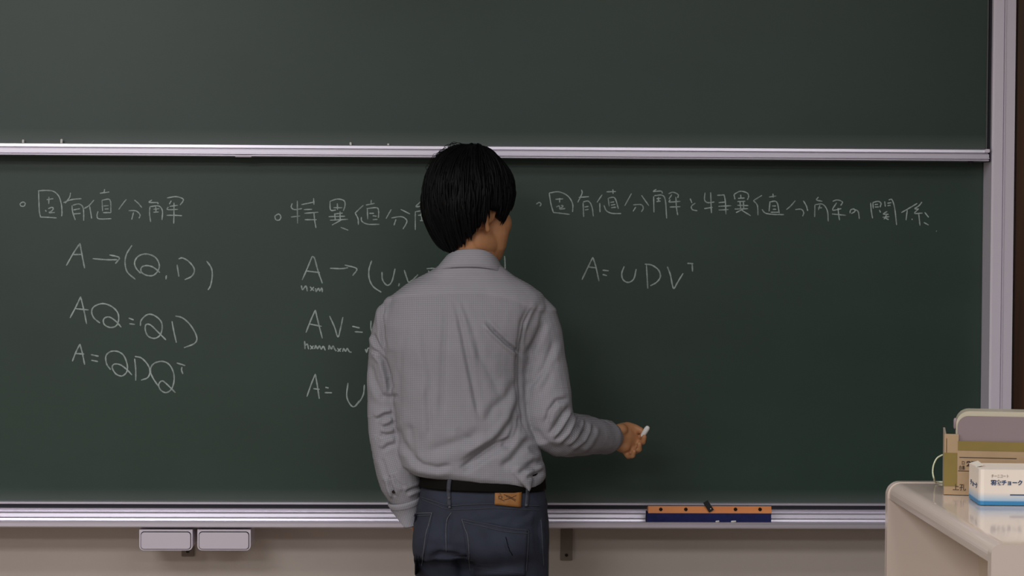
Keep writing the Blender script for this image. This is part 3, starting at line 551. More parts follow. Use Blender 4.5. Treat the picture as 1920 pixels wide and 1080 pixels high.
folds = [
 ([(842, 556), (841, 600), (837, 660), (834, 740), (832, 800)], 4.5, .0030, -.9),
 ([(850, 556), (862, 600), (872, 650), (884, 710), (896, 770), (905, 800)], 6, .0045, .8),
 ([(862, 556), (884, 610), (896, 650), (902, 690)], 7, .0025, .6),
 ([(790, 600), (798, 650), (808, 700), (812, 760)], 9, .0028, .6),
 ([(766, 590), (752, 650), (746, 720), (748, 800)], 9, .0030, -.6),
 ([(908, 600), (925, 620), (948, 642), (978, 666)], 4, .0085, .7),
 ([(886, 632), (905, 672), (925, 712), (940, 752)], 9, .0025, .6),
 ([(975, 705), (950, 745), (925, 765), (905, 800)], 10, .0035, .6),
 ([(978, 740), (960, 790), (930, 830), (890, 855), (862, 874)], 8, .0055, .9),
 ([(858, 882), (900, 853), (935, 832), (968, 818)], 5.5, .0125, -1.0),
 ([(977, 775), (973, 800), (964, 825), (948, 850)], 5, .0050, -1.2),
 ([(1000, 818), (985, 830), (960, 862), (935, 880)], 9, .0055, .8),
 ([(1024, 862), (1000, 868), (985, 880), (968, 892)], 7, .0055, .8),
 ([(1022, 880), (1005, 890), (985, 896)], 5, .0045, .8),
 ([(990, 835), (1005, 850), (1018, 860)], 7, .0035, .8),
 ([(742, 800), (752, 830), (768, 850), (780, 872)], 8, .0045, .7),
 ([(770, 856), (790, 872), (820, 878), (850, 872)], 7, .0055, .6),
 ([(765, 790), (770, 820), (776, 850), (774, 880)], 9, .0045, -.8),
 ([(800, 715), (803, 760), (806, 800), (803, 830)], 7, .0030, .7),
 ([(795, 850), (840, 835), (880, 822), (910, 800)], 12, .0045, .7),
 ([(855, 800), (870, 822), (900, 830)], 9, .0025, .6),
 # right sleeve
 ([(1008, 562), (996, 582), (985, 606), (979, 640), (977, 670), (977, 700), (978, 740), (983, 790), (993, 824)], 4.2, .0075, -.7),
 ([(1015, 562), (1000, 600), (990, 625), (982, 655)], 7, .0035, .7),
 ([(984, 672), (1000, 648), (1014, 622), (1022, 600)], 7, .0040, .7),
 ([(982, 735), (1000, 715), (1020, 690), (1034, 655), (1040, 630)], 8, .0045, .8),
 ([(1012, 745), (1030, 705), (1042, 670)], 8, .0025, .6),
 ([(1022, 798), (1030, 770), (1044, 752), (1068, 748)], 5.5, .0055, .9),
 ([(1028, 818), (1044, 796), (1056, 776), (1070, 760)], 5.5, .0060, .9),
 ([(1038, 830), (1058, 808), (1068, 786), (1074, 768)], 4.5, .0065, .9),
 ([(1055, 832), (1072, 814), (1082, 796), (1086, 778)], 4.5, .0060, .9),
 ([(1068, 838), (1088, 822), (1098, 806), (1098, 788)], 4.5, .0050, .9),
 ([(1086, 842), (1102, 828), (1110, 812), (1112, 796)], 5, .0040, .8),
 ([(1000, 800), (1015, 822), (1035, 838), (1056, 846)], 8, .0035, .7),
 # left sleeve
 ([(722, 566), (716, 592), (718, 630), (724, 662)], 4, .0045, .8),
 ([(698, 622), (706, 640), (716, 656), (722, 668)], 5, .0050, .9),
 ([(694, 652), (708, 660), (720, 676), (728, 705), (734, 740)], 5, .0070, .9),
 ([(694, 680), (702, 712), (712, 735), (722, 752)], 7, .0040, .8),
 ([(738, 776), (722, 778), (704, 788)], 4.5, .0065, .9),
 ([(742, 790), (730, 798), (716, 803)], 4.5, .0060, .9),
 ([(744, 812), (728, 816), (710, 814)], 5, .0055, .9),
 ([(744, 832), (728, 836), (716, 846)], 5, .0045, .8),
 ([(746, 742), (730, 746), (712, 742)], 6, .0035, .7),
 ([(716, 856), (722, 880), (730, 905)], 5, .0030, .7), ([(729, 890), (733, 912), (741, 934)], 3.5, .0060, .9), ([(735, 890), (745, 905), (760, 916)], 4, .0035, .7), ([(760, 925), (775, 918), (792, 912)], 4, .0050, .8),
]
def snoise(v, s, seed=0):
    r = np.random.default_rng(seed); out = np.zeros(len(v))
    for i in range(10):
        k_ = r.normal(size=3); k_ /= np.linalg.norm(k_); out += np.sin(v @ k_ * s * r.uniform(.6, 1.6) + r.uniform(0, 6.28))
    return out / 10
n = norms(me)
d = fold_field(v, n, folds)
d += .0028 * snoise(v * np.array([1.8, 1.8, .7]), 45, 1) + .0012 * snoise(v * np.array([1, 1, .8]), 120, 2)
# yoke seam: one layer of cloth steps down below it
pp = proj(v); ys = np.interp(pp[:, 0], [720, 760, 850, 905, 940, 975, 1010], [566, 556, 551, 550.5, 557, 567, 584])
d += np.where(n[:, 1] < .2, .0022 / (1 + np.exp((pp[:, 1] - ys) / .8)), .0022)
# below the armpits the body flattens toward the waist only at the back
setv(me, v + n * d[:, None])
me.update()
# lay the cloth's thread directions on the surface as a map
def bone_uv(v, chains):
    """distance along / round the nearest limb chain"""
    best = np.full(len(v), 1e9); U = np.zeros((len(v), 2)); which = np.zeros(len(v), int)
    for ci, ch in enumerate(chains):
        acc = 0
        for (a, ra), (b, rb) in zip(ch, ch[1:]):
            a, b = np.array(a), np.array(b); d_ = b - a; L = np.linalg.norm(d_); t = np.clip((v - a) @ d_ / L ** 2, 0, 1)
            q = a + t[:, None] * d_; r_ = v - q; dist = np.linalg.norm(r_, axis=1); rel = dist / (ra + (rb - ra) * t) 
            ax = np.cross(d_ / L, [0, 1, 0]); ax /= np.linalg.norm(ax)
            m_ = rel < best; best[m_] = rel[m_]; which[m_] = ci
            tt = ((v - a) @ d_ / L)[m_] + acc
            U[m_, 0] = (r_ @ ax)[m_]; U[m_, 1] = tt
            acc += L
    return best, U, which
ch = [[(np.array(Q(a, b, d_)), r * K) for a, b, d_, r in RA[2:]], [(np.array(Q(a, b, d_)), r * K) for a, b, d_, r in LA[2:]]]
v = verts(me); rel, U, wh = bone_uv(v, ch)
pp = proj(v)
isarm = ((rel < 1.22) & (((pp[:, 0] > 979 + np.clip((pp[:, 1] - 740) * .25, 0, 30)) & (v[:, 0] > 0)) | (pp[:, 0] < 722 + np.clip((pp[:, 1] - 640) * .2, 0, 24)) | (pp[:, 1] > 905)) & (pp[:, 1] > 600))
uv = np.stack([v[:, 0] + v[:, 1] * .6 * np.sign(v[:, 0] - Q(875, 600).x) * 0, v[:, 2]], 1)
uv[isarm] = U[isarm]
at = me.attributes.new('thread', 'FLOAT2', 'POINT'); at.data.foreach_set('vector', uv.astype(np.float32).ravel())
yk = np.clip((ys_ := np.interp(pp[:, 0], [720, 760, 850, 905, 940, 975, 1010], [566, 556, 551, 550.5, 557, 567, 584])) - pp[:, 1], -2, 2) / 4 + .5
yk[isarm] = 0
at = me.attributes.new('yoke', 'FLOAT', 'POINT'); at.data.foreach_set('value', yk.astype(np.float32))

def cloth_mat(name, yoke=None):
    m = mat(name, (176, 172, 174), .9, spec=.15); nt = m.node_tree; b = nt.nodes['Principled BSDF']
    a = nt.nodes.new('ShaderNodeAttribute'); a.attribute_name = 'thread'
    s = nt.nodes.new('ShaderNodeSeparateXYZ'); nt.links.new(a.outputs['Vector'], s.inputs[0])
    def lines(out, period, sharp):
        mu = nt.nodes.new('ShaderNodeMath'); mu.operation = 'MULTIPLY'; mu.inputs[1].default_value = 2 * math.pi / period; nt.links.new(out, mu.inputs[0])
        si = nt.nodes.new('ShaderNodeMath'); si.operation = 'SINE'; nt.links.new(mu.outputs[0], si.inputs[0])
        mr = nt.nodes.new('ShaderNodeMapRange'); mr.inputs[1].default_value = sharp; mr.inputs[2].default_value = 1; nt.links.new(si.outputs[0], mr.inputs[0]); return mr.outputs[0]
    h = lines(s.outputs[1], .0040, -.2); vv = lines(s.outputs[0], .0040, -.2)
    y = nt.nodes.new('ShaderNodeAttribute'); y.attribute_name = 'yoke'
    inv = nt.nodes.new('ShaderNodeMath'); inv.operation = 'SUBTRACT'; inv.inputs[0].default_value = 1; nt.links.new(y.outputs['Fac'], inv.inputs[1])
    vm = nt.nodes.new('ShaderNodeMath'); vm.operation = 'MULTIPLY'; nt.links.new(vv, vm.inputs[0]); nt.links.new(inv.outputs[0], vm.inputs[1])
    mxx = nt.nodes.new('ShaderNodeMath'); mxx.operation = 'ADD'; mxx.use_clamp = True; nt.links.new(h, mxx.inputs[0]); nt.links.new(vm.outputs[0], mxx.inputs[1])
    sc_ = nt.nodes.new('ShaderNodeMath'); sc_.operation = 'MULTIPLY'; sc_.inputs[1].default_value = .42; nt.links.new(mxx.outputs[0], sc_.inputs[0])
    mix = nt.nodes.new('ShaderNodeMix'); mix.data_type = 'RGBA'; mix.inputs[6].default_value = (*lin((166, 164, 170)), 1); mix.inputs[7].default_value = (*lin((92, 92, 95)), 1)
    nt.links.new(sc_.outputs[0], mix.inputs[0]); nt.links.new(mix.outputs[2], b.inputs['Base Color'])
    tc = nt.nodes.new('ShaderNodeTexCoord'); n2 = nt.nodes.new('ShaderNodeTexNoise'); n2.inputs['Scale'].default_value = 30; n2.inputs['Detail'].default_value = 3
    nt.links.new(tc.outputs['Object'], n2.inputs['Vector']); bp = nt.nodes.new('ShaderNodeBump'); bp.inputs['Strength'].default_value = .5; bp.inputs['Distance'].default_value = .004
    nt.links.new(n2.outputs['Fac'], bp.inputs['Height']); nt.links.new(bp.outputs[0], b.inputs['Normal'])
    return m
M_shirt = cloth_mat('checked_cotton')
shirt = link('shirt', me, M_shirt, man, True); shirt['label'] = 'grey shirt in a fine check, tucked in, sleeves down'
def thread_attr(me, uv, yoke=0.0):
    at = me.attributes.new('thread', 'FLOAT2', 'POINT'); at.data.foreach_set('vector', uv.astype(np.float32).ravel())
    at = me.attributes.new('yoke', 'FLOAT', 'POINT'); at.data.foreach_set('value', np.full(len(me.vertices), yoke, np.float32))

# ---- collar: stand and fold-over fall
def collar_pt(a, lvl, out=0):
    c, s = math.cos(a), math.sin(a)           # s=-1 is the nape
    f = (s + 1) / 2
    cu = math.copysign(abs(c) ** .8, c)
    top = (886 + 48 * cu, 466.5 + 34 * f - (4 if c < 0 else 0) * 0 + 9 * max(0, c) ** 2, .058 * s)
    bot = (881 + 66 * cu, 499 + 26 * f + 9 * max(0, c) ** 2, .070 * s)
    p = [top[i] + (bot[i] - top[i]) * lvl for i in range(3)]
    return Q(p[0] + out * c, p[1], 0) + Vector((0, p[2] + out * s * K, 0))
bm = bmesh.new(); na = 64; cols = []
A = [R(100) - 2 * math.pi * i / na * (340 / 360) for i in range(na + 1)]
for a in A:
    sec = [collar_pt(a, .95, -4), collar_pt(a, .4, -3), collar_pt(a, .02, -2.5), collar_pt(a, -.02, 0), collar_pt(a, .04, 2), collar_pt(a, .35, 2.6), collar_pt(a, .7, 3.2), collar_pt(a, 1, 4.2), collar_pt(a, 1.02, 2.6), collar_pt(a, .9, 0)]
    cols.append([bm.verts.new(p) for p in sec])
for x, y in zip(cols, cols[1:]):
    for i in range(len(x)): bm.faces.new((x[i], x[(i + 1) % len(x)], y[(i + 1) % len(x)], y[i]))
bm.faces.new(cols[0]); bm.faces.new(cols[-1][::-1])
co = obj('collar', bm, M_shirt, shirt, True); vv_ = verts(co.data); thread_attr(co.data, np.stack([vv_[:, 0], vv_[:, 2]], 1), 1.0)
# ---- cuffs
def cuff(L, r0, r1, flare, nm='cuff', n=40, gap=None):
    """open sleeve cuff: a double-walled band round the wrist"""
    pts = [Q(a, b, d_) for a, b, d_ in L]
    t = (pts[-1] - pts[0]).normalized(); u = t.cross(Vector((0, 1, .2))).normalized(); w_ = t.cross(u)
    rows = []; A = [2 * math.pi * k_ / n for k_ in range(n)]
    spec = [(0, r0), (.12, r0 * 1.03), (.9, r1), (1.0, r1 * .99), (1.0, r1 * .93), (.3, r0 * .93)]
    for s, r_ in spec:
        c = pts[0].lerp(pts[-1], s); rows.append([c + (u * math.cos(a) + w_ * math.sin(a) * flare) * r_ * K for a in A])
    bm = bmesh.new(); V = [[bm.verts.new(p) for p in r_] for r_ in rows]
    for a, b in zip(V, V[1:] + [V[0]]):
        for i in range(n): bm.faces.new((a[i], a[(i + 1) % n], b[(i + 1) % n], b[i]))
    o = obj(nm, bm, M_shirt, shirt, True); vv_ = verts(o.data) - np.array(pts[0])
    thread_attr(o.data, np.stack([vv_ @ np.array(u), vv_ @ np.array(t)], 1)); return o, t, u, w_
cR, *_ = cuff([(1122, 819, .128), (1144, 821.5, .168)], 33, 30, .85)
cL, *_ = cuff([(757, 935, .018), (769, 986, .030)], 31, 12.5, .9)
for (px, py, d_) in ((738, 922, -.022),):
    bm = bmesh.new(); c = Q(px, py, d_); tube(bm, [c, c + Vector((0, -.002, 0))], .0038, 12, roundcap=False); obj('button', bm, M_rivet, shirt)

# ---- jeans
J = [(896, 796, 1014, .0, .092, .088), (915, 791, 1019, 0, .096, .092), (945, 783, 1026, 0, .104, .096), (975, 777, 1029, 0, .114, .100), (1000, 774, 1030, -.002, .128, .100), (1024, 774, 1030, -.002, .126, .100), (1044, 776, 1029, .0, .106, .098)]
bm = bmesh.new(); rings_mesh(bm, [ring(*a, 2.4, lambda px, v: 0) for a in J])
def leg(bm, pts, n=22):
    tube(bm, [Vector(Q(a, b, 0)) + Vector((0, d_, 0)) for a, b, d_, r in pts], [r * K for *_, r in pts], n)
LLEG = [(848, 1040, .03, 72), (847, 1075, .070, 70), (842, 1130, .08, 66), (838, 1220, .07, 62), (834, 1350, .06, 54), (832, 1450, .05, 50), (830, 1600, .035, 48), (830, 1700, .04, 45), (830, 1745, .04, 44)]
RLEG = [(954, 1030, -.010, 75), (953, 1075, -.006, 76), (955, 1130, .0, 73), (958, 1220, .0, 66), (962, 1350, .0, 56), (964, 1450, .0, 52), (966, 1600, .0, 50), (966, 1700, .005, 46), (966, 1745, .005, 45)]
leg(bm, LLEG); leg(bm, RLEG)
me = fuse(bm, .0055, 8, .5); v = verts(me); n = norms(me)
jf = [([(872, 1088), (866, 1064), (850, 1048), (822, 1044), (800, 1050)], 13, .014, -.4), ([(866, 1046), (880, 1066), (884, 1090)], 8, .009, -.5),
      ([(845, 962), (838, 990), (837, 1035)], 8, .006, .1), ([(880, 985), (930, 975), (985, 962)], 9, .0035, .7), ([(950, 985), (975, 972), (1000, 960)], 7, .0035, .7),
      ([(1012, 960), (1012, 1000), (1016, 1050)], 5, .0035, -.8), ([(1022, 985), (1026, 1010), (1026, 1040)], 4, .003, .7), ([(905, 1000), (930, 1030), (950, 1070)], 12, .002, .6), ([(950, 1010), (955, 1030), (966, 1050)], 6, .0022, .8),
      ([(800, 1000), (790, 1030), (786, 1070)], 9, .003, .6)]
d = fold_field(v, n, jf) + .0022 * snoise(v, 40, 5) + .0008 * snoise(v, 110, 6)
pp = proj(v); bl = np.interp(pp[:, 0], [780, 842, 930, 1030], [930, 947, 944, 950])
d += np.where(n[:, 1] < .3, .0020 / (1 + np.exp((pp[:, 1] - bl) / .8)), .002)
setv(me, v + n * d[:, None]); jeans = link('jeans', me, M_jean, man, True); jeans['label'] = 'dark blue denim jeans'
dg = bpy.context.evaluated_depsgraph_get(); dg.update()
tree = BVHTree.FromPolygons([tuple(x) for x in verts(me)], [tuple(p.vertices) for p in me.polygons])
O = CM.translation.copy()
def hit(px, py, off=.0, tr=None):
    """the point of the garment that lies behind a photo pixel"""
    d_ = (CM.to_3x3() @ Vector((px - 960, 540 - py, -F))).normalized()
    loc, nn, i, ds = (tr or tree).ray_cast(O, d_)
    if loc is None: return Q(px, py, -.05)
    if nn.dot(d_) > 0: nn = -nn
    return loc + nn * off
def patch(nm, poly, m, off, th, parent, nu=14, nv=12, tr=None):
    """sewn-on patch from four corners, draped over the garment, with thickness"""
    c0, c1, c2, c3 = [Vector(c) for c in poly]
    bm = bmesh.new(); G = []
    for lay in (th + off, -.003):
        g = []
        for j in range(nv + 1):
            row = []
            for i in range(nu + 1):
                s, t = i / nu, j / nv; a = c0.lerp(c1, s); b = c3.lerp(c2, s); p = a.lerp(b, t); row.append(bm.verts.new(hit(p.x, p.y, lay, tr)))
            g.append(row)
        G.append(g)
    A, B = G
    for j in range(nv):
        for i in range(nu):
            bm.faces.new((A[j][i], A[j][i + 1], A[j + 1][i + 1], A[j + 1][i])); bm.faces.new((B[j][i], B[j + 1][i], B[j + 1][i + 1], B[j][i + 1]))
    per = [(0, i) for i in range(nu)] + [(j, nu) for j in range(nv)] + [(nv, i) for i in range(nu, 0, -1)] + [(j, 0) for j in range(nv, 0, -1)]
    for a, b in zip(per, per[1:] + per[:1]): bm.faces.new((A[a[0]][a[1]], B[a[0]][a[1]], B[b[0]][b[1]], A[b[0]][b[1]]))
    return obj(nm, bm, m, parent, True)
def seam(nm, poly, r, m, parent, off=.0008, n=6, tr=None, flat=1):
    bm = bmesh.new(); tube(bm, [hit(a, b, off, tr) for a, b in catmull(poly, 8)], r, n, flat=flat); return obj(nm, bm, m, parent, True)
pl = patch('back_pocket', ((777, 963), (812, 962), (797, 1036), (778, 1079)), M_jean, .0005, .0018, jeans)
pr_ = patch('back_pocket', ((865, 973), (991, 993), (985, 1079), (882, 1079)), M_jean, .0005, .0018, jeans, 20, 16)
seam('pocket_hem', [(779, 968), (795, 967), (810, 966)], .0014, M_jeanl, pl, .0028); seam('pocket_hem', [(778, 963.5), (795, 962.5), (811, 962)], .0012, M_stitch, pl, .0026)
seam('pocket_stitch', [(811, 963), (805, 985), (800, 1003), (796, 1035), (793, 1060)], .0011, M_stitch, pl, .0030)
seam('pocket_hem', [(866, 974), (900, 981), (945, 990), (989, 995)], .0013, M_jeanl, pr_, .0028); seam('pocket_hem', [(871, 980), (905, 988), (945, 997), (988, 1001)], .0014, M_jeanl, pr_, .0028)
seam('pocket_stitch', [(866, 974), (872, 992), (878, 1012), (882, 1070)], .0010, M_stitch, pr_, .0028); seam('pocket_stitch', [(990, 995), (989, 1020), (986, 1070)], .0008, M_jeanl, pr_, .0028)
seam('pocket_stitch', [(895, 1064), (930, 1069), (976, 1074)], .0008, M_jeanl, pr_, .0028); seam('pocket_stitch', [(948, 1008), (953, 1028), (960, 1040)], .0008, M_belt, pr_, .0026)
seam('centre_seam', [(846, 962), (838, 975), (836, 1000), (837, 1034)], .0012, M_stitch, jeans, .0008)
seam('waistband_seam', [(790, 932), (815, 940), (841, 948), (880, 946), (930, 945), (1012, 949)], .0011, M_jeanl, jeans, .0008)
seam('waistband_seam', [(793, 937), (820, 948), (841, 955), (880, 955), (930, 953), (1012, 957)], .0010, M_jeanl, jeans, .0008)
seam('side_seam', [(1014, 975), (1016, 1000), (1019, 1060)], .0012, M_jeanl, jeans, .0006)
# belt: a strap round the whole waist
bm = bmesh.new(); rows = []
Jt = np.array([[j[0], j[1], j[2], j[4], j[5]] for j in J])
def jring(py, grow):
    g = [float(np.interp(py, Jt[:, 0], Jt[:, i])) for i in range(1, 5)]
    return ring(py, g[0] - grow, g[1] + grow, 0, g[2] + grow * K, g[3] + grow * K, 2.4, lambda px, v: float(np.interp(px, [790, 1015], [-2, 3])), 72)
V = [[bm.verts.new(p) for p in jring(a, b)] for a, b in ((876, 3), (876, 7.0), (882, 7.5), (909, 6.5), (912.5, 5.8), (912.5, 2))]
for a, b in zip(V, V[1:] + [V[0]]):
    for i in range(72): bm.faces.new((a[i], a[(i + 1) % 72], b[(i + 1) % 72], b[i]))
belt = obj('belt', bm, M_belt, man, True); belt['label'] = 'dark brown leather belt'
btree = BVHTree.FromPolygons([tuple(x) for x in verts(belt.data)], [tuple(p.vertices) for p in belt.data.polygons])
def bhit(px, py, off):
    d_ = (CM.to_3x3() @ Vector((px - 960, 540 - py, -F))).normalized()
    r1 = tree.ray_cast(O, d_); r2 = btree.ray_cast(O, d_)
    c = [r[0] for r in (r1, r2) if r[0] is not None]
    p = min(c, key=lambda q: (q - O).length) if c else Q(px, py, -.1)
    return p - d_ * off
def loop(pl, wpx, m=M_jeanl):
    bm = bmesh.new(); q = catmull(pl, 6); rows = []
    for a, b in q:
        c0, c1 = bhit(a - wpx / 2, b, .0035), bhit(a + wpx / 2, b, .0035); mid = bhit(a, b, .0045)
        rows.append([bm.verts.new(p) for p in (c0, mid, c1, c1 + Vector((0, .003, 0)), c0 + Vector((0, .003, 0)))])
    for x, y in zip(rows, rows[1:]):
        for i in range(5): bm.faces.new((x[i], x[(i + 1) % 5], y[(i + 1) % 5], y[i]))
    bm.faces.new(rows[0]); bm.faces.new(rows[-1][::-1]); return obj('belt_loop', bm, m, jeans, True)
loop([(851, 884), (845, 893), (842, 905), (841, 922), (842, 950)], 7.5); loop([(990, 905), (989, 930), (987, 950)], 7)
for a, b in ((842, 934), (843, 951), (987, 947)):
    bm = bmesh.new(); c = bhit(a, b, .0062); ball(bm, c, (.0030, .0016, .0026)); obj('bar_tack', bm, M_stitch, jeans, True)
pa = patch('leather_patch', ((928, 915.5), (977, 919.5), (975.5, 951.5), (927, 946)), M_patch, .0032, .0016, jeans, 8, 6); pa['label'] = 'tan leather patch with dark burnt marks'
ptree = BVHTree.FromPolygons([tuple(x) for x in verts(pa.data)], [tuple(p.vertices) for p in pa.data.polygons])
for st in ([(945, 927.5), (956, 931.5), (967, 937.5)], [(946, 937.5), (957, 934), (968, 929)], [(949, 930.5), (959, 935), (966, 939.5)], [(937, 926), (939.5, 927)], [(935, 930.5), (940, 930), (941, 933.5), (936, 935.5), (935, 930.5)], [(939, 936.5), (945, 939)]):
    seam('burnt_mark', st, .0006, M_mark, pa, .0003, 5, ptree)

# ---- shoes
for (lx, ld) in ((830, .04), (966, .005)):
    base = Q(lx, 1700, 0); bx = base.x; by = YM + ld
    def srow(y, w_, h, z0=.018, hw=1): return [(bx + w_ * math.cos(a), y, z0 + max(0, math.sin(a)) * h if math.sin(a) > 0 else z0) for a in [2 * math.pi * k_ / 16 for k_ in range(16)]]
    bm = bmesh.new(); rings_mesh(bm, [srow(by + y, w_, h) for y, w_, h in ((-.085, .012, .03), (-.08, .028, .06), (-.05, .036, .085), (0, .038, .09), (.05, .042, .07), (.10, .047, .052), (.15, .045, .042), (.18, .032, .032), (.195, .012, .018))]); sh = obj('shoe', bm, M_shoe, man, True)
    bm = bmesh.new(); prism(bm, [(bx + w_ * s, by + y) for s, seq in ((1, 1), (-1, -1)) for y, w_ in ((-.088, .02), (-.06, .038), (0, .040), (.1, .050), (.16, .046), (.2, .015))[::seq]], 0, .02, 'z'); obj('sole', bm, M_sole, sh)

# ---- body: one continuous skin from crown to toes
yaw = R(46); pit = R(9)
H0 = Q(879, 372, .0)
fw = Vector((math.sin(yaw), math.cos(yaw), 0)); rt = Vector((math.cos(yaw), -math.sin(yaw), 0)); up = Vector((0, 0, 1))
rq = Matrix.Rotation(-pit, 3, rt); fw = rq @ fw; up = rq @ up
HM = Matrix((rt, fw, up)).transposed()
def h(r_, f_, u_): return H0 + HM @ Vector((r_, f_, u_ - (.018 if u_ < .0055 or abs(r_) > .07 else .018 * max(0, 1 - u_ / .09))))
def hair_only(): pass
bm = bmesh.new()
hb = lambda c, r_: ball(bm, h(*c), r_, HM, 24, 16)
hb((0, -.004, .010), (.073, .089, .092)); hb((0, .034, -.045), (.060, .058, .060)); hb((0, .048, -.078), (.054, .050, .044)); hb((0, .080, -.104), (.026, .022, .022))
for s in (-1, 1):
    hb((s * .044, .055, -.030), (.030, .034, .034)); hb((s * .032, .082, .010), (.026, .014, .010)); hb((s * .05, .02, -.075), (.016, .040, .026))
for s in (-1, 1): tube(bm, [h(s * .046, .045, -.020), h(s * .043, .053, -.050), h(s * .036, .058, -.075), h(s * .020, .070, -.098)], [.028, .030, .029, .025], 16)
tube(bm, [h(0, .088, .005), h(0, .098, -.015), h(0, .108, -.035)], [.009, .009, .012], 12); hb((0, .102, -.038), (.017, .012, .010))
hb((0, .062, -.072), (.044, .036, .044)); hb((0, .087, -.062), (.024, .014, .008)); hb((0, .086, -.074), (.021, .013, .008))
for s in (-1, 1):   # ears: rim, bowl and lobe
    E = lambda f_, u_, o_=0: h(s * (.0715 + o_ * .8), f_, u_ - .012)
    tube(bm, [E(.008, -.018, .001), E(.010, .004, .006), E(-.002, .018, .011), E(-.017, .012, .014), E(-.021, -.008, .013), E(-.014, -.028, .009), E(-.003, -.040, .004)], [.0045, .0045, .005, .005, .005, .005, .0065], 10)
    hb((s * .073, -.005, -.022), (.006, .014, .020))
# neck and shoulders
tube(bm, [h(0, .006, -.03), h(0, .0, -.065), Q(890, 478, .0), Q(889, 505, .0), Q(884, 535, .0)], [.052, .050, .050, .056, .075], 22)
rings_mesh(bm, [ring(a, (b + d_) / 2 - (d_ - b) * .40, (b + d_) / 2 + (d_ - b) * .40, 0, e_ * .7, g_ * .7, 2.3) for (a, b, d_, c_, e_, g_) in T_[1:-3]])
rings_mesh(bm, [ring(a, b + 18, d_ - 18, 0, e_ - .025, g_ - .02, 2.4) for (a, b, d_, c_, e_, g_) in J[:5]])
arm(bm, [(a, b, d_, r_ * .74) for a, b, d_, r_ in RA[:-1]] + [(1150, 820, .175, 21)], n=18)
arm(bm, [(a, b, d_, r_ * .74) for a, b, d_, r_ in LA[:-2]] + [(762, 932, .022, 19), (772, 960, .05, 17)], n=18)
for L_ in (LLEG, RLEG): leg(bm, [(a, b + (20 if b < 1060 else 0), d_ + .012, r_ * .72) for a, b, d_, r_ in L_])
for (lx, ld) in ((830, .04), (966, .005)):
    b_ = Q(lx, 1700, 0); tube(bm, [(b_.x, YM + ld, .09), (b_.x, YM + ld, .055), (b_.x, YM + ld + .08, .045), (b_.x, YM + ld + .14, .038)], [.034, .032, .026, .018], 14)
# right hand: palm seen edge-on, four fingers rolled up to the chalk, thumb closing from above and behind
def Hn(px, py, d_): return Q(px, py, d_)
tube(bm, [Hn(1143, 820, .168), Hn(1158, 820, .185), Hn(1173, 822, .198), Hn(1183, 825, .205)], [.0265, .0285, .030, .024], 18, flat=.66, up=(0, 1, 0))
ball(bm, Hn(1163, 806, .180), (.018, .018, .015)); ball(bm, Hn(1168, 837, .188), (.019, .017, .015))
fing = {
 'index': [(1179, 812, .212, .0090), (1193, 814, .222, .0082), (1203, 820, .212, .0076), (1208, 813, .200, .0066)],
 'middle': [(1183, 826, .206, .0092), (1196, 832, .203, .0084), (1206, 829, .192, .0074), (1208, 819, .186, .0064)],
 'ring': [(1180, 838, .200, .0088), (1190, 847, .194, .0080), (1199, 843, .180, .0070), (1199, 832, .174, .0060)],
 'little': [(1172, 846, .196, .0080), (1178, 856, .188, .0070), (1187, 855, .174, .0062), (1189, 846, .169, .0054)],
 'thumb': [(1163, 803, .186, .0120), (1177, 799, .200, .0108), (1190, 802, .204, .0095), (1203, 808, .199, .0080)]}
for nm, L_ in fing.items():
    tube(bm, [Hn(*a[:3]) for a in L_], [a[3] for a in L_], 12)
# left hand resting at the front pocket
tube(bm, [Q(773, 960, .05), Q(796, 985, .072), Q(806, 1008, .082)], [.016, .030, .028], 16, flat=.5, up=(0, 1, 0))
for i in range(4):
    tube(bm, [Q(794 + i * 9, 1010 - i * 2, .082 + i * .002), Q(797 + i * 9, 1030 - i, .085 + i * .002), Q(800 + i * 9, 1045 - abs(i - 1.4) * 3, .083 + i * .002)], [.0088, .0082, .0068], 10)
tube(bm, [Q(805, 988, .075), Q(820, 1000, .088), Q(830, 1012, .090)], [.011, .010, .008], 10)
me = fuse(bm, .0027, 7, .45)
v = verts(me)
body = link('body', me, M_skin, man, True); body['label'] = 'skin of neck, face, right ear and right hand'
for s in (-1, 1):
    bm = bmesh.new(); ball(bm, h(s * .031, .0765, -.004), (.0125, .0125, .0105), HM); ey = obj('eye', bm, M_eye, man, True)
    bm = bmesh.new(); ball(bm, h(s * .031, .0868, -.005), (.0055, .0025, .0055), HM); obj('iris', bm, M_iris, ey, True)
    bm = bmesh.new(); tube(bm, [h(s * .016, .098, .011), h(s * .032, .096, .016), h(s * .048, .084, .012)], [.002, .003, .0015], 6); obj('eyebrow', bm, M_hair, man, True)
bm = bmesh.new(); tube(bm, [h(-.020, .096, -.068), h(-.007, .1015, -.066), h(.007, .1015, -.066), h(.020, .096, -.068)], [.002, .0045, .0045, .002], 8); obj('lips', bm, M_lip, man, True)
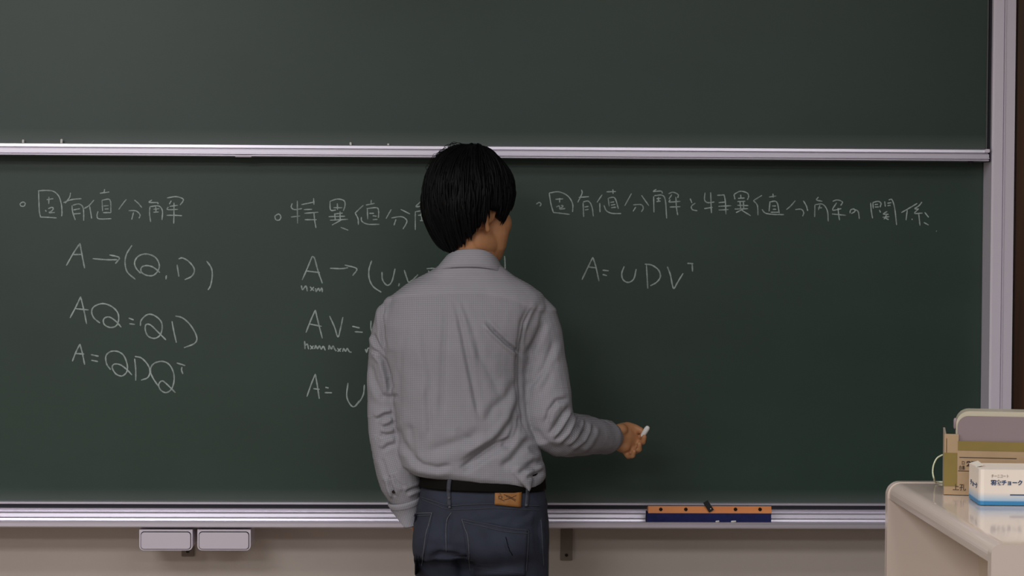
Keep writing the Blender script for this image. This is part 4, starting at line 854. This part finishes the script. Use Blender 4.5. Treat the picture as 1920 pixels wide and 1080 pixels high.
# ---- hair
def hair_dir(az, th):
    """az 0 = face, 90 = right ear, 180 = nape; th = angle from the crown"""
    return Vector((math.sin(az) * math.sin(th), math.cos(az) * math.sin(th), math.cos(th)))
azk = np.radians([0, 35, 52, 60, 68, 76, 84, 100, 108, 118, 135, 160, 180, 200, 225, 242, 252, 260, 276, 284, 292, 300, 308, 325, 360])
zk = [-.010, -.012, -.018, -.044, -.056, -.050, -.036, -.036, -.072, -.096, -.118, -.128, -.130, -.128, -.118, -.096, -.072, -.036, -.036, -.050, -.056, -.044, -.018, -.012, -.010]
def zbot(az): return float(np.interp(az % (2 * math.pi), azk, zk))
def hair_pt(az, th, out=0.0):
    d_ = hair_dir(az, th); rz = .112 if d_.z > 0 else .140
    cr = .5 + .5 * math.cos(az)    # fuller at the back than over the face
    rf = .098 + .0 if math.cos(az) > 0 else .108
    if d_.z < -.35: rf -= .045 * (-.35 - d_.z) if math.cos(az) < 0 else 0
    q = Vector((d_.x * (.094 + out), d_.y * (rf + out), d_.z * (rz + out)))
    lump = 1 + .020 * math.sin(3 * az + 4 * th) + .014 * math.sin(7 * az - 5 * th + 1) + .008 * math.sin(15 * az + 6 * th)
    return q * lump
def th_end(az):
    z = zbot(az); rz = .112 if z > 0 else .140
    return math.acos(max(-1, min(1, z / rz)))
bm = bmesh.new(); NA, NT = 180, 34; outer, inner = [], []
HO = H0 + HM @ Vector((0, 0, .006))
for i in range(NA):
    az = 2 * math.pi * i / NA; te = th_end(az); ro, ri = [], []
    for j in range(1, NT + 1):
        th = te * j / NT; tw = az + .35 * (1 - j / NT)
        strand = .0022 * math.sin(az * 37 + 3 * math.sin(th * 3)) + .0018 * math.sin(az * 61 + 5 * th) + .0015 * math.sin(az * 13 - 7 * th)
        e = 1 if j < NT - 2 else (NT + 1 - j) / 3 
        p = hair_pt(az, th, strand * min(1, j / 6) - .006 * (1 - e)); ro.append(bm.verts.new(HO + HM @ p))
        ri.append(bm.verts.new(HO + HM @ (p * .80)))
    outer.append(ro); inner.append(ri)
to = bm.verts.new(HO + HM @ Vector((0, 0, .112))); ti = bm.verts.new(HO + HM @ Vector((0, 0, .09)))
for i in range(NA):
    a, b = outer[i], outer[(i + 1) % NA]; c_, d_ = inner[i], inner[(i + 1) % NA]
    bm.faces.new((to, a[0], b[0])); bm.faces.new((ti, d_[0], c_[0]))
    for j in range(NT - 1): bm.faces.new((a[j], a[j + 1], b[j + 1], b[j])); bm.faces.new((c_[j], d_[j], d_[j + 1], c_[j + 1]))
    bm.faces.new((a[-1], c_[-1], d_[-1], b[-1]))
hair = obj('hair', bm, M_hair, man, True); hair['label'] = 'thick straight black hair covering the ear tops'
# locks: tapered strands lying on the shell and overhanging its lower edge
bm = bmesh.new(); rr = random.Random(3)
for i in range(1500):
    az = rr.uniform(0, 2 * math.pi); te = th_end(az); t0 = te * rr.uniform(.04, .82); t1 = min(te + rr.uniform(-.03, .07), t0 + rr.uniform(.5, 1.2))
    if math.sin(az) and (R(76) < az < R(106) or R(254) < az < R(284)): t1 = min(t1, te + .01)
    dr = rr.uniform(-.12, .12); o0 = rr.uniform(.0002, .0042); w_ = rr.uniform(.0018, .0036); pts, rad = [], []
    for s in range(7):
        f = s / 6; th = t0 + (t1 - t0) * f; pts.append(HO + HM @ hair_pt(az + dr * f + .10 * (1 - f), th, o0 + (-.002 if f in (0,) else 0) - .004 * max(0, f - .8)))
        rad.append(w_ * (.35 + .65 * math.sin(math.pi * min(1, .25 + f * .75))) * (1 if s < 6 else .25))
    tube(bm, pts, rad, 4, flat=.6, roundcap=False)
for i in range(60):   # fly-away strands at the crown
    az = R(rr.uniform(200, 330)); t0 = rr.uniform(.25, .9); pts = []
    for s in range(7):
        f = s / 6; pts.append(HO + HM @ hair_pt(az + f * rr.uniform(.1, .3), t0 + f * .35, .003 + .010 * math.sin(f * 2.6) * rr.uniform(.6, 1)))
    tube(bm, pts, .0005, 4, roundcap=False)
lk = obj('hair_locks', bm, M_hair, hair, True); lk['kind'] = 'stuff'
# ---- the chalk in his hand
a, b = Q(1205.5, 816, .192), Q(1213.5, 803, .186)
bm = bmesh.new(); tube(bm, [a, b], .0060, 16); ch_ = obj('chalk_stick', bm, M_chalk, None, True); tag(ch_, 'short white chalk stick held between the fingertips of the man', 'chalk')
